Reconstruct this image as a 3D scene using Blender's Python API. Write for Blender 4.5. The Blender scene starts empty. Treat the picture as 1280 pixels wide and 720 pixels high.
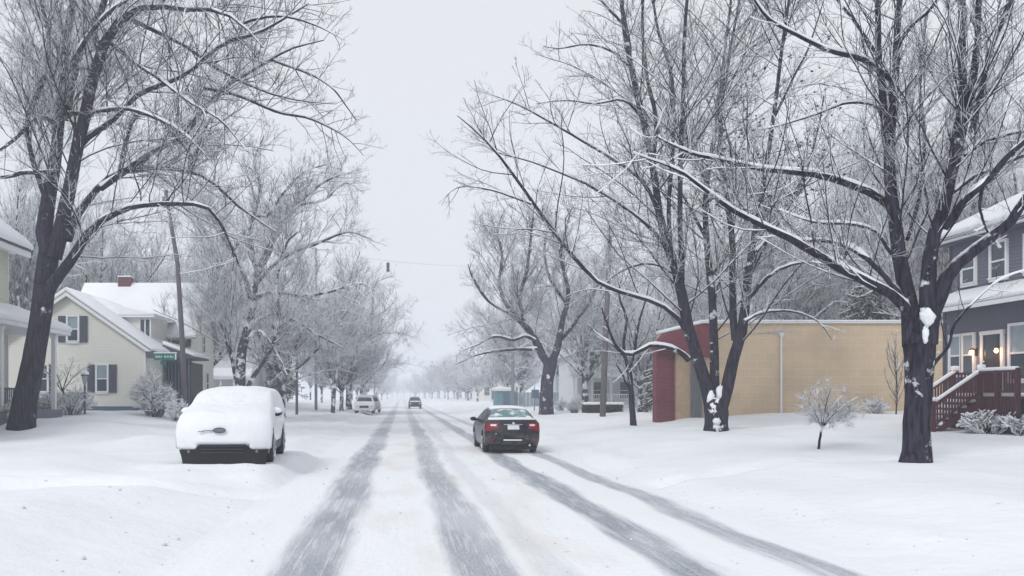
import bpy, bmesh, math, random
import numpy as np
from mathutils import Vector, Matrix
R_ = math.radians
sc = bpy.context.scene
COL = sc.collection
rng = np.random.default_rng(11)
random.seed(5)

# ------------------------------------------------------------------ camera, world, sun, exposure
F, CX, CY, CH = 1050.0, 502.0, 495.0, 1.8          # focal length in 1280-px units, vanishing point, eye height
cam_d = bpy.data.cameras.new('camera'); cam = bpy.data.objects.new('camera', cam_d); COL.objects.link(cam)
cam.location = (0, 0, CH); cam.rotation_euler = (R_(90), 0, 0)
cam_d.sensor_width = 36; cam_d.lens = 36*F/1280
cam_d.shift_x = (640-CX)/1280; cam_d.shift_y = (CY-360)/1280
cam_d.clip_start = 0.05; cam_d.clip_end = 5000
sc.camera = cam

SUN_EL, SUN_AZ = 42, 215
w = bpy.data.worlds.new('World'); sc.world = w; w.use_nodes = True
nt = w.node_tree; nt.nodes.clear()
out = nt.nodes.new('ShaderNodeOutputWorld'); bg = nt.nodes.new('ShaderNodeBackground')
sky = nt.nodes.new('ShaderNodeTexSky'); sky.sky_type = 'NISHITA'; sky.sun_disc = False
sky.sun_elevation = R_(SUN_EL); sky.sun_rotation = R_(SUN_AZ); sky.dust_density = 4; sky.air_density = 1
hs = nt.nodes.new('ShaderNodeHueSaturation'); hs.inputs['Saturation'].default_value = 0.15
mx = nt.nodes.new('ShaderNodeMix'); mx.data_type = 'RGBA'; mx.inputs[0].default_value = 0.88
mx.inputs[7].default_value = (6.98, 7.22, 7.6, 1)           # the even overcast layer
nt.links.new(sky.outputs[0], hs.inputs['Color']); nt.links.new(hs.outputs[0], mx.inputs[6])
nt.links.new(mx.outputs[2], bg.inputs[0]); bg.inputs[1].default_value = 0.1
nt.links.new(bg.outputs[0], out.inputs[0])
sd = bpy.data.lights.new('sun', 'SUN'); sd.energy = 1.1; sd.angle = R_(14); sd.color = (1, .985, .96)
so = bpy.data.objects.new('sun', sd); COL.objects.link(so)
so.rotation_euler = (R_(90-SUN_EL), 0, R_(180-SUN_AZ))
so.location = (0, 0, 40)
sc.view_settings.view_transform = 'Standard'; sc.view_settings.look = 'None'
sc.view_settings.gamma = 1; sc.view_settings.exposure = 0.30; sc.view_settings.use_curve_mapping = False
sc.render.engine = 'CYCLES'
sc.cycles.max_bounces = 6; sc.cycles.diffuse_bounces = 3; sc.cycles.volume_bounces = 2
sc.cycles.use_denoising = True
sc.cycles.use_adaptive_sampling = False

# ------------------------------------------------------------------ numeric helpers
def P(px, py, Y):
    return np.array([(px-CX)/F*Y, Y, CH+(CY-py)/F*Y])
def sm(a, b, x):
    t = np.clip((np.asarray(x, float)-a)/(b-a), 0, 1); return t*t*(3-2*t)
_H = np.random.default_rng(3).random((256, 256))
def vn(x, y):
    x = np.asarray(x, float); y = np.asarray(y, float)
    xi = np.floor(x).astype(int); yi = np.floor(y).astype(int)
    fx = x-xi; fy = y-yi; fx = fx*fx*(3-2*fx); fy = fy*fy*(3-2*fy)
    h = lambda a, b: _H[a % 256, b % 256]
    return (h(xi, yi)*(1-fx)+h(xi+1, yi)*fx)*(1-fy)+(h(xi, yi+1)*(1-fx)+h(xi+1, yi+1)*fx)*fy-.5
def gz(x, y):
    x = np.asarray(x, float); y = np.asarray(y, float)
    z = sm(4.7, 8.6, x)*0.40+sm(8, 22, x)*0.42
    z = z+sm(2.3, 5.6, -x)*0.22+sm(7, 15, -x)*sm(26, 44, y)*0.75
    z = z+.40*np.exp(-((x+10.5)/4.5)**2)*np.exp(-((y-17.5)/3.2)**2)
    z = z+.12*np.exp(-((x+4.6)/1.2)**2)*np.exp(-((y-12.5)/2.5)**2)
    z = z-.13*np.exp(-((y-14.6-.22*(x+5))/.30)**2)-.10*np.exp(-((y-16.0-.30*(x+5))/.28)**2)*sm(4, 5, -x)*(1-sm(8, 10, -x))+.08*np.exp(-((y-15.2-.25*(x+5))/.3)**2)*sm(3.2, 4.5, -x)*(1-sm(7.5, 9.5, -x))-.05*np.exp(-((y-21.5+.1*x)/.5)**2)*sm(5, 7, -x)
    z = z+.13*np.exp(-((x+3.7+.5*vn(y*.12, 3))/.45)**2)*sm(24, 30, y)*(.5+1.2*np.maximum(0, .3+vn(x*1.2, y*.7)))
    z = z+.10*np.exp(-((x-5.9-.4*vn(y*.1, 8))/.5)**2)*(.4+1.4*np.maximum(0, .3+vn(x*1.3+5, y*.8)))
    z = z+.30*np.exp(-((x+8.2)/1.6)**2-((y-27.5)/2.0)**2)+.16*np.exp(-((x+1.2*0+6.6)/1.0)**2-((y-20)/2.5)**2)
    z = z+.22*np.exp(-((x+14.6)/3.5)**2-((y-34)/2.2)**2)+.22*np.exp(-((y-43)/1.6)**2)*sm(11, 14, -x)*(.5+vn(x*.6, y*.4))
    z = z+.25*np.exp(-((y-42.6)/.7)**2)*sm(13, 15, x)*(.35+vn(x*.5, 2))
    off = np.maximum(sm(4.8, 6.5, x), sm(2.4, 4.0, -x))
    z = z+off*(.22*vn(x*.16+9, y*.12)+.13*vn(x*.5, y*.35+7)+.05*vn(x*1.4, y*1.1+3)+.02*vn(x*3.5, y*3))
    z = z+off*.016*np.maximum(0, vn(x*5, y*4.2)-.05)*2*(y < 60)
    z = z+sm(8, 12, x)*sm(15, 20, y)*.05*np.maximum(0, vn(x*1.1+4, y*1.1))
    # deep snow the parked car stands in, banked up against its bumper and sills
    wp = sm(2.25, 2.9, -x)*(1-sm(5.6, 7.5, -x))*sm(15.6, 17.2, y)*(1-sm(23.5, 25.5, y))
    z = z*(1-wp)+wp*(.27+.05*vn(x*1.3, y*1.1)+.04*vn(x*3, y*3))
    z = z+.07*np.exp(-((y-17.95)/.35)**2)*sm(2.6, 3.2, -x)*(1-sm(5.2, 5.9, -x))
    for tx, ty, tr_ in ((10.37, 16.9, .8), (12.05, 32.1, 1.3), (-14.5, 32.0, 1.3), (10.5, 61.5, 1.5)):
        d2 = (x-tx)**2+((y-ty))**2; z = z+.11*np.exp(-d2/tr_**2)-.07*np.exp(-((x-tx)**2+(y-ty+.15)**2)/(tr_*.5)**2)
    z = z-0.07*(1-sm(4.3, 5.3, x))*(1-sm(2.0, 3.0, -x))
    return z
def g(x, y): return float(gz(x, y))
def hit(px, py):
    Y = 4.0
    while Y < 400:
        p = P(px, py, Y)
        if p[2] <= g(p[0], Y): return Y
        Y += .05
    return 400

# ------------------------------------------------------------------ object helpers
ORG = {}
def tag(o, label=None, cat=None, group=None, kind=None):
    if label: o['label'] = label
    if cat: o['category'] = cat
    if group: o['group'] = group
    if kind: o['kind'] = kind
    return o
def thing(name, loc, label, cat, group=None):
    o = bpy.data.objects.new(name, None); COL.objects.link(o); o.location = loc
    o.empty_display_size = .2
    ORG[o] = Vector(loc); return tag(o, label, cat, group)
def link(name, me, m, parent=None, org=None):
    o = bpy.data.objects.new(name, me); COL.objects.link(o)
    me.materials.append(m)
    if parent is not None: o.parent = parent; ORG[o] = ORG[parent]
    elif org is not None: o.location = org; ORG[o] = Vector(org)
    return o
def npmesh(name, V, Q, smooth=True, org=(0, 0, 0)):
    me = bpy.data.meshes.new(name)
    V = np.asarray(V, np.float32)-np.asarray(org, np.float32)
    Q = np.asarray(Q, np.int32); k = Q.shape[1]
    me.vertices.add(len(V)); me.vertices.foreach_set('co', V.ravel())
    me.loops.add(Q.size); me.loops.foreach_set('vertex_index', Q.ravel())
    me.polygons.add(len(Q)); me.polygons.foreach_set('loop_start', np.arange(0, Q.size, k, dtype=np.int32))
    me.polygons.foreach_set('loop_total', np.full(len(Q), k, np.int32))
    me.update(calc_edges=True)
    if smooth: me.polygons.foreach_set('use_smooth', np.ones(len(Q), bool))
    return me
class MB:
    def __init__(s): s.v = []; s.f = []
    def add(s, vs, fs):
        n = len(s.v); s.v += [tuple(map(float, v)) for v in vs]; s.f += [tuple(i+n for i in f) for f in fs]; return s
    def box(s, x0, x1, y0, y1, z0, z1):
        return s.add([(x0,y0,z0),(x1,y0,z0),(x1,y1,z0),(x0,y1,z0),(x0,y0,z1),(x1,y0,z1),(x1,y1,z1),(x0,y1,z1)],
                     [(0,3,2,1),(4,5,6,7),(0,1,5,4),(1,2,6,5),(2,3,7,6),(3,0,4,7)])
    def prism(s, poly, off):
        n = len(poly); off = np.array(off, float)
        vs = [np.array(p, float) for p in poly]+[np.array(p, float)+off for p in poly]
        return s.add(vs, [tuple(range(n))[::-1], tuple(range(n, 2*n))]+[(i, (i+1) % n, n+(i+1) % n, n+i) for i in range(n)])
    def ball(s, c, r, sc_=(1, 1, 1), nu=10, nv=7):
        vs = [(c[0], c[1], c[2]+r*sc_[2])]
        for j in range(1, nv):
            t = math.pi*j/nv
            for i in range(nu):
                a = 2*math.pi*i/nu
                vs.append((c[0]+r*sc_[0]*math.sin(t)*math.cos(a), c[1]+r*sc_[1]*math.sin(t)*math.sin(a), c[2]+r*sc_[2]*math.cos(t)))
        vs.append((c[0], c[1], c[2]-r*sc_[2])); L = len(vs)-1
        fs = [(0, 1+i, 1+(i+1) % nu) for i in range(nu)]
        for j in range(nv-2):
            a = 1+j*nu
            fs += [(a+i, a+nu+i, a+nu+(i+1) % nu, a+(i+1) % nu) for i in range(nu)]
        a = 1+(nv-2)*nu
        fs += [(a+i, L, a+(i+1) % nu) for i in range(nu)]
        return s.add(vs, fs)
    def tube(s, pts, rads, n=8, cap=True):
        pts = [Vector(p) for p in pts]
        if not hasattr(rads, '__len__'): rads = [rads]*len(pts)
        vs = []
        for i, p in enumerate(pts):
            t = (pts[min(i+1, len(pts)-1)]-pts[max(i-1, 0)]).normalized()
            ref = Vector((0, 0, 1)) if abs(t.z) < .9 else Vector((1, 0, 0))
            a = t.cross(ref).normalized(); b = a.cross(t)
            for k in range(n):
                q = 2*math.pi*k/n
                vs.append(p+(a*math.cos(q)+b*math.sin(q))*rads[i])
        fs = [(i*n+k, i*n+(k+1) % n, (i+1)*n+(k+1) % n, (i+1)*n+k) for i in range(len(pts)-1) for k in range(n)]
        if cap: fs += [tuple(range(n))[::-1], tuple(range((len(pts)-1)*n, len(pts)*n))]
        return s.add(vs, fs)
    def obj(s, name, m, parent=None, org=None, bevel=0, smooth=False, seg=2, sub=0):
        o_ = ORG[parent] if parent is not None else Vector(org or (0, 0, 0))
        me = bpy.data.meshes.new(name)
        me.from_pydata([tuple(Vector(v)-o_) for v in s.v], [], s.f); me.update()
        bm = bmesh.new(); bm.from_mesh(me); bmesh.ops.recalc_face_normals(bm, faces=bm.faces)
        if bevel:
            ed = [e for e in bm.edges if len(e.link_faces) == 2 and e.calc_face_angle(0) > .5]
            bmesh.ops.bevel(bm, geom=ed, offset=bevel, segments=seg, profile=.5, affect='EDGES', clamp_overlap=True)
        bm.to_mesh(me); bm.free()
        if smooth: me.polygons.foreach_set('use_smooth', [True]*len(me.polygons))
        ob = link(name, me, m, parent, None if parent is not None else tuple(o_))
        if sub:
            md = ob.modifiers.new('subdivision', 'SUBSURF'); md.levels = md.render_levels = sub
        return ob

# ------------------------------------------------------------------ materials
def mat(name, col, rough=.7, metal=0, spec=.4, noise=0, nscale=8, bump=0, bscale=30, emit=None, coat=0, stretch=None):
    m = bpy.data.materials.new(name); m.use_nodes = True
    n = m.node_tree; b = n.nodes['Principled BSDF']
    b.inputs['Base Color'].default_value = (*col, 1); b.inputs['Roughness'].default_value = rough
    b.inputs['Metallic'].default_value = metal; b.inputs['Specular IOR Level'].default_value = spec
    b.inputs['Coat Weight'].default_value = coat
    tc = n.nodes.new('ShaderNodeTexCoord'); src = tc.outputs['Object']
    if stretch:
        mp = n.nodes.new('ShaderNodeMapping'); mp.inputs['Scale'].default_value = stretch
        n.links.new(src, mp.inputs[0]); src = mp.outputs[0]
    nz = n.nodes.new('ShaderNodeTexNoise'); nz.inputs['Scale'].default_value = nscale; nz.inputs['Detail'].default_value = 5
    n.links.new(src, nz.inputs['Vector'])
    hv = n.nodes.new('ShaderNodeHueSaturation'); hv.inputs['Color'].default_value = (*col, 1)
    mr = n.nodes.new('ShaderNodeMapRange'); mr.inputs[3].default_value = 1-max(noise, .04)*1.5; mr.inputs[4].default_value = 1+max(noise, .04)*1.5
    n.links.new(nz.outputs[0], mr.inputs[0]); n.links.new(mr.outputs[0], hv.inputs['Value']); n.links.new(hv.outputs[0], b.inputs['Base Color'])
    if bump:
        n2 = n.nodes.new('ShaderNodeTexNoise'); n2.inputs['Scale'].default_value = bscale; n2.inputs['Detail'].default_value = 6
        n.links.new(src, n2.inputs['Vector'])
        bp = n.nodes.new('ShaderNodeBump'); bp.inputs['Strength'].default_value = bump; bp.inputs['Distance'].default_value = .02
        n.links.new(n2.outputs[0], bp.inputs['Height']); n.links.new(bp.outputs[0], b.inputs['Normal'])
    if emit:
        b.inputs['Emission Color'].default_value = (*emit[0], 1); b.inputs['Emission Strength'].default_value = emit[1]
    return m
class NT:
    """tiny node maths writer"""
    def __init__(s, m): s.n = m.node_tree
    def new(s, t, **k):
        x = s.n.nodes.new(t)
        for a, v in k.items(): setattr(x, a, v)
        return x
    def put(s, sock, v):
        if hasattr(v, 'is_output'): s.n.links.new(v, sock)
        else: sock.default_value = v
    def m(s, op, a, b=0, c=0):
        x = s.new('ShaderNodeMath', operation=op); s.put(x.inputs[0], a); s.put(x.inputs[1], b)
        if op in ('MULTIPLY_ADD', 'SMOOTH_MIN'): s.put(x.inputs[2], c)
        return x.outputs[0]
    def ss(s, v, a, b, lo=0, hi=1):
        x = s.new('ShaderNodeMapRange', interpolation_type='SMOOTHSTEP')
        s.put(x.inputs[0], v); x.inputs[1].default_value = a; x.inputs[2].default_value = b
        x.inputs[3].default_value = lo; x.inputs[4].default_value = hi; return x.outputs[0]
    def noise(s, vec, scale, detail=4, stretch=None, rough=.5):
        if stretch:
            mp = s.new('ShaderNodeMapping'); mp.inputs['Scale'].default_value = stretch; s.put(mp.inputs[0], vec); vec = mp.outputs[0]
        x = s.new('ShaderNodeTexNoise'); s.put(x.inputs['Vector'], vec); x.inputs['Scale'].default_value = scale
        x.inputs['Detail'].default_value = detail; x.inputs['Roughness'].default_value = rough; return x.outputs[0]
    def mix(s, f, a, b):
        x = s.new('ShaderNodeMix', data_type='RGBA'); s.put(x.inputs[0], f); s.put(x.inputs[6], a); s.put(x.inputs[7], b); return x.outputs[2]
SNOWC = (.83, .848, .88, 1)
def snow_mat(name='snow', ground=False):
    m = bpy.data.materials.new(name); m.use_nodes = True; t = NT(m); b = m.node_tree.nodes['Principled BSDF']
    pos = t.new('ShaderNodeNewGeometry').outputs['Position']
    c = t.mix(t.ss(t.noise(pos, .35, 5), .35, .7), SNOWC, (.775, .79, .82, 1))
    if ground:
        # sparse specks of grit and leaf litter
        sp = t.noise(pos, 4.5, 2); rg = t.noise(pos, .4, 2)
        f = t.m('MULTIPLY', t.ss(sp, .73, .77), t.ss(rg, .5, .6))
        c = t.mix(t.m('MULTIPLY', f, .6), c, (.3, .29, .28, 1))
    t.put(b.inputs['Base Color'], c)
    b.inputs['Roughness'].default_value = .85; b.inputs['Specular IOR Level'].default_value = .15
    h = t.m('ADD', t.m('MULTIPLY', t.noise(pos, 3.2, 5), .06), t.m('MULTIPLY', t.noise(pos, 22, 4), .012))
    bp = t.new('ShaderNodeBump'); bp.inputs['Strength'].default_value = .6; bp.inputs['Distance'].default_value = 1
    t.put(bp.inputs['Height'], h); t.put(b.inputs['Normal'], bp.outputs[0])
    return m
def road_mat():
    m = bpy.data.materials.new('packed_snow_road'); m.use_nodes = True; t = NT(m); b = m.node_tree.nodes['Principled BSDF']
    pos = t.new('ShaderNodeNewGeometry').outputs['Position']
    sp = t.new('ShaderNodeSeparateXYZ'); t.put(sp.inputs[0], pos); X, Y = sp.outputs[0], sp.outputs[1]
    cy = t.new('ShaderNodeCombineXYZ'); t.put(cy.inputs[0], Y)
    wob = t.m('MULTIPLY', t.m('SUBTRACT', t.noise(cy.outputs[0], .07, 2), .5), .5)
    xw = t.m('ADD', X, wob)
    edge = t.m('MULTIPLY', t.m('SUBTRACT', t.noise(pos, 1, 5, (2.2, .3, 1)), .5), .5)
    streak = t.noise(pos, 1, 6, (34, .4, 1), .7)
    streak2 = t.noise(pos, 1, 4, (7, .8, 1), .6)
    patch = t.noise(pos, 1, 3, (.35, .16, 1))
    tot = None
    for c, hw, s, lo, hi in ((-.98, .42, .95, .40, .52), (.84, .36, .85, .42, .54), (2.98, .33, 1.0, .30, .42), (4.32, .27, .80, .36, .50), (1.55, .22, .30, .55, .60)):
        d = t.m('ABSOLUTE', t.m('SUBTRACT', t.m('ADD', xw, edge), c))
        k = t.ss(d, hw*.5, hw*1.25, 1, 0)
        k = t.m('MULTIPLY', k, t.m('MULTIPLY', t.ss(patch, lo, hi, .72, 1), s))
        tot = k if tot is None else t.m('MAXIMUM', tot, k)
    fade = t.m('MULTIPLY', t.ss(Y, 25, 110, 1, .55), 1.0)
    st = t.m('MULTIPLY_ADD', t.ss(streak, .34, .66), .55, t.m('MULTIPLY', t.ss(streak2, .35, .65), .45))
    k = t.m('MULTIPLY', t.m('MULTIPLY', tot, fade), t.m('MULTIPLY', t.ss(st, .2, .7, .58, 1), t.ss(t.noise(pos, 1, 3, (30, 13, 1)), .35, .6, .8, 1)))
    # thin broad scuffing either side of the wheel tracks, tinted by sand
    sand = t.m('MULTIPLY', t.ss(t.noise(pos, 1, 5, (.9, .3, 1)), .42, .68), t.ss(t.m('ABSOLUTE', t.m('SUBTRACT', X, .9)), 1.3, 2.6, 1, .15))
    snow = t.mix(t.m('MULTIPLY', sand, .6), (.83, .845, .875, 1), (.71, .69, .665, 1))
    grit = t.ss(t.noise(pos, 5.5, 2), .735, .78)
    snow = t.mix(t.m('MULTIPLY', grit, .55), snow, (.22, .2, .19, 1))
    scuff = t.m('MULTIPLY', t.ss(streak, .5, .8), .22)
    snow = t.mix(scuff, snow, (.58, .585, .60, 1))
    lat = t.m('MULTIPLY', t.ss(X, -2.7, -1.6), t.ss(X, 4.7, 5.3, 1, 0))
    snow = t.mix(lat, t.mix(t.ss(t.noise(pos, .35, 5), .35, .7), SNOWC, (.775, .79, .82, 1)), snow)
    col = t.mix(k, snow, (.29, .32, .37, 1))
    t.put(b.inputs['Base Color'], col)
    t.put(b.inputs['Roughness'], t.ss(k, .1, .9, .85, .5)); b.inputs['Specular IOR Level'].default_value = .25
    h = t.m('ADD', t.m('MULTIPLY', k, -.02), t.m('ADD', t.m('MULTIPLY', streak2, .018), t.m('MULTIPLY', t.noise(pos, 9, 5), .02)))
    bp = t.new('ShaderNodeBump'); bp.inputs['Strength'].default_value = .8; bp.inputs['Distance'].default_value = 1
    t.put(bp.inputs['Height'], h); t.put(b.inputs['Normal'], bp.outputs[0])
    return m
def bark_mat(name, col, patch=.62, up=(.45, .75)):
    m = bpy.data.materials.new(name); m.use_nodes = True; t = NT(m); b = m.node_tree.nodes['Principled BSDF']
    ge = t.new('ShaderNodeNewGeometry'); pos = ge.outputs['Position']
    sp = t.new('ShaderNodeSeparateXYZ'); t.put(sp.inputs[0], ge.outputs['Normal'])
    rid = t.noise(pos, 1, 6, (16, 16, 2.2), .65)
    bc = t.mix(t.ss(rid, .35, .65), (col[0]*.4, col[1]*.4, col[2]*.5, 1), (col[0]*2.8, col[1]*2.6, col[2]*2.2, 1))
    n1 = t.noise(pos, 5, 4)
    upm = t.ss(t.m('ADD', sp.outputs[2], t.m('MULTIPLY', t.m('SUBTRACT', n1, .5), .7)), up[0], up[1])
    pt = t.m('MULTIPLY', t.ss(t.noise(pos, 1.7, 6, None, .65), patch, patch+.06), .85)
    k = t.m('MAXIMUM', upm, pt)
    t.put(b.inputs['Base Color'], t.mix(k, bc, SNOWC)); b.inputs['Roughness'].default_value = .9
    b.inputs['Specular IOR Level'].default_value = .2
    bp = t.new('ShaderNodeBump'); bp.inputs['Strength'].default_value = .9; bp.inputs['Distance'].default_value = .05
    t.put(bp.inputs['Height'], t.m('ADD', rid, t.m('MULTIPLY', k, .6))); t.put(b.inputs['Normal'], bp.outputs[0])
    return m
def twig_mat(name, col, lo=-.15, hi=.35):
    """bark below, a line of settled snow on every upward-facing side"""
    m = bpy.data.materials.new(name); m.use_nodes = True; t = NT(m); b = m.node_tree.nodes['Principled BSDF']
    ge = t.new('ShaderNodeNewGeometry'); sp = t.new('ShaderNodeSeparateXYZ'); t.put(sp.inputs[0], ge.outputs['True Normal'])
    n1 = t.noise(ge.outputs['Position'], 2.5, 3)
    k = t.ss(t.m('ADD', sp.outputs[2], t.m('MULTIPLY', t.m('SUBTRACT', n1, .5), .9)), lo, hi)
    t.put(b.inputs['Base Color'], t.mix(k, (*col, 1), SNOWC)); b.inputs['Roughness'].default_value = .9
    b.inputs['Specular IOR Level'].default_value = .1
    return m
def brick_mat(name, c1, c2, mortar, scale=1.0):
    m = bpy.data.materials.new(name); m.use_nodes = True; t = NT(m); b = m.node_tree.nodes['Principled BSDF']
    pos = t.new('ShaderNodeNewGeometry').outputs['Position']
    sp = t.new('ShaderNodeSeparateXYZ'); t.put(sp.inputs[0], pos)
    cb = t.new('ShaderNodeCombineXYZ'); t.put(cb.inputs[0], t.m('ADD', sp.outputs[0], sp.outputs[1])); t.put(cb.inputs[1], sp.outputs[2])
    br = t.new('ShaderNodeTexBrick'); t.put(br.inputs['Vector'], cb.outputs[0])
    br.inputs['Color1'].default_value = (*c1, 1); br.inputs['Color2'].default_value = (*c2, 1); br.inputs['Mortar'].default_value = (*mortar, 1)
    br.inputs['Scale'].default_value = scale; br.inputs['Brick Width'].default_value = .4; br.inputs['Row Height'].default_value = .2
    br.inputs['Mortar Size'].default_value = .012
    big = t.noise(pos, .5, 5)
    hv = t.new('ShaderNodeHueSaturation'); t.put(hv.inputs['Color'], br.outputs[0]); t.put(hv.inputs['Value'], t.ss(big, .3, .7, .88, 1.1))
    t.put(b.inputs['Base Color'], hv.outputs[0]); b.inputs['Roughness'].default_value = .85
    bp = t.new('ShaderNodeBump'); bp.inputs['Strength'].default_value = .5; bp.inputs['Distance'].default_value = .01
    t.put(bp.inputs['Height'], br.outputs['Fac']); bp.invert = True; t.put(b.inputs['Normal'], bp.outputs[0])
    return m
def frost_glass(name, col, frost):
    m = bpy.data.materials.new(name); m.use_nodes = True; t = NT(m); b = m.node_tree.nodes['Principled BSDF']
    pos = t.new('ShaderNodeTexCoord').outputs['Object']
    k = t.ss(t.noise(pos, 3.2, 5, None, .6), .62-frost*.3, .8-frost*.25)
    t.put(b.inputs['Base Color'], t.mix(k, (*col, 1), (.74, .79, .82, 1)))
    t.put(b.inputs['Roughness'], t.ss(k, 0, 1, .08, .8)); b.inputs['Specular IOR Level'].default_value = .6
    return m
M = dict(
    snow=snow_mat(), ground=snow_mat('ground_snow', True), road=road_mat(),
    bark=bark_mat('bark_dark', (.016, .015, .029), .66), bark_far=bark_mat('bark_hazed', (.028, .028, .05), .575),  # bark_far: distance haze put into a paler, bluer tone, plus more snow
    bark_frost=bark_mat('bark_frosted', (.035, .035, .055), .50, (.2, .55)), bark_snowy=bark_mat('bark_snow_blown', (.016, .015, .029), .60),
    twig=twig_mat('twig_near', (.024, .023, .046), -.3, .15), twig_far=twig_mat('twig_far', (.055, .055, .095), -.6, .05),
    needle=twig_mat('needles', (.012, .022, .028), .45, .95),
    redtwig=twig_mat('bush_twig', (.12, .075, .085), -.1, .4),
    beige=mat('siding_beige', (.72, .71, .665), .75, noise=.04), green=mat('siding_cream', (.58, .59, .48), .75, noise=.04),
    grey=mat('siding_slate', (.145, .15, .195), .7, noise=.06), white=mat('paint_white', (.74, .75, .77), .55, noise=.03),
    offwhite=mat('siding_white', (.66, .68, .70), .7, noise=.04), teal=mat('paint_teal', (.12, .24, .29), .6, noise=.06),
    shutter=mat('shutter_navy', (.075, .08, .115), .6, noise=.05), glass=mat('window_glass', (.045, .065, .085), .08, spec=.6, noise=.25, nscale=1.2),
    curtain=mat('curtained_glass', (.27, .33, .38), .25, spec=.5, noise=.15, nscale=3),
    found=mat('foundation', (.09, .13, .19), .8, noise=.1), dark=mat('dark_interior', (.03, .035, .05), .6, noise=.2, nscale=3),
    redwood=mat('red_stain', (.068, .018, .028), .6, noise=.15, nscale=5), redwall=brick_mat('red_wall', (.17, .028, .05), (.13, .022, .04), (.16, .06, .07), 1.0),
    redroof=mat('red_shingle', (.15, .03, .045), .8, noise=.25, nscale=9), roofgrey=mat('roof_grey', (.32, .32, .35), .8, noise=.1), chimney=mat('chimney_brick', (.13, .06, .065), .9, noise=.2, nscale=12),
    tan=brick_mat('tan_block', (.60, .465, .315), (.57, .44, .30), (.63, .50, .36), .5), tan2=brick_mat('tan_brick', (.42, .30, .19), (.36, .25, .16), (.40, .31, .22), 1.6),
    pole=mat('pole_wood', (.12, .115, .125), .85, noise=.25, nscale=6, bump=.5, bscale=20, stretch=(6, 6, .6)),
    metal=mat('metal_grey', (.25, .27, .29), .45, metal=.6, noise=.08), black=mat('black_plastic', (.008, .008, .012), .5, noise=.2),
    tyre=mat('tyre_rubber', (.02, .02, .022), .85, noise=.2, bump=.3), rim=mat('alloy', (.45, .46, .48), .35, metal=.8),
    darkpaint=mat('car_paint_dark', (.006, .006, .012), .3, spec=.3, coat=.25, noise=.1), whitepaint=mat('car_paint_white', (.72, .73, .75), .3, coat=.5, noise=.02),
    silver=mat('car_paint_silver', (.42, .43, .46), .35, metal=.3, coat=.4), carglass=mat('car_glass', (.02, .03, .035), .06, spec=.7),
    rearglass=frost_glass('rear_glass_iced', (.07, .17, .19), .55),
    taillight=mat('lamp_red', (.13, .006, .018), .2, spec=.4, coat=.2, noise=.25, nscale=14, emit=((.9, .05, .08), .05)), lens=mat('lamp_clear', (.8, .62, .64), .15, spec=.7),
    plate=mat('number_plate', (.62, .63, .66), .5, noise=.1, nscale=30), chrome=mat('chrome', (.6, .62, .65), .18, metal=1),
    signgreen=mat('sign_green', (.012, .16, .12), .4), signwhite=mat('sign_white', (.78, .8, .8), .5),
    lamp=mat('lamp_warm', (1, .6, .35), .4, emit=((1, .42, .16), 9)), door=mat('door_dark', (.035, .03, .04), .4),
    clod=mat('clod', (.66, .66, .68), .9, noise=.3, nscale=1.5), seed=mat('seed_pod', (.03, .025, .035), .9),
)

m_ = M['darkpaint']; t = NT(m_); bs = m_.node_tree.nodes['Principled BSDF']
tc = t.new('ShaderNodeTexCoord').outputs['Object']; sp = t.new('ShaderNodeSeparateXYZ'); t.put(sp.inputs[0], tc)
k = t.m('MULTIPLY', t.ss(t.noise(tc, 5, 6, None, .7), .38, .68), t.ss(sp.outputs[2], .2, .8, .22, .02))
t.put(bs.inputs['Base Color'], t.mix(k, (.006, .006, .014, 1), (.62, .64, .68, 1))); t.put(bs.inputs['Roughness'], t.m('ADD', .3, k))
# ------------------------------------------------------------------ ground and road
def grid(xs, ys, fz):
    X, Y = np.meshgrid(xs, ys); Z = fz(X, Y)
    V = np.stack([X, Y, Z], -1).reshape(-1, 3); nx = len(xs); ny = len(ys)
    i = np.arange(nx*(ny-1)).reshape(ny-1, nx)[:, :-1].ravel()
    return V, np.stack([i, i+1, i+1+nx, i+nx], 1)
ys = [4.0]
while ys[-1] < 1500: ys.append(ys[-1]+.09*1.0125**(len(ys)-1) if len(ys) < 900 else ys[-1]+40)
ys = np.array([-60, -40, -25, -15, -8, -4, -1, 1, 2.5]+ys)
xr = [14.0]
while xr[-1] < 900: xr.append(xr[-1]+.3*1.05**(len(xr)-1))
xs = np.array([-a for a in xr[::-1]]+list(np.arange(-13.85, 13.9, .15))+xr)
V, Q = grid(xs, ys, gz); o = link('ground', npmesh('ground', V, Q), M['ground']); o['kind'] = 'structure'
def rz(x, y):
    z = 0*x
    tr = sum(np.exp(-((x-c)/.28)**2) for c in (-.98, .84, 2.98, 4.32))
    z = z-.012*tr+.02*vn(x*2.2, y*.9)*(y < 80)+.03*vn(x*.6, y*.3)
    e = np.maximum(1-sm(-3.0, -2.0, x), sm(4.5, 5.5, x))
    return z*(1-e)+(gz(x, y)-.012)*e
V, Q = grid(np.arange(-3.1, 5.61, .1), ys[5:], rz); o = link('road', npmesh('road', V, Q), M['road']); o['kind'] = 'structure'

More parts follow.
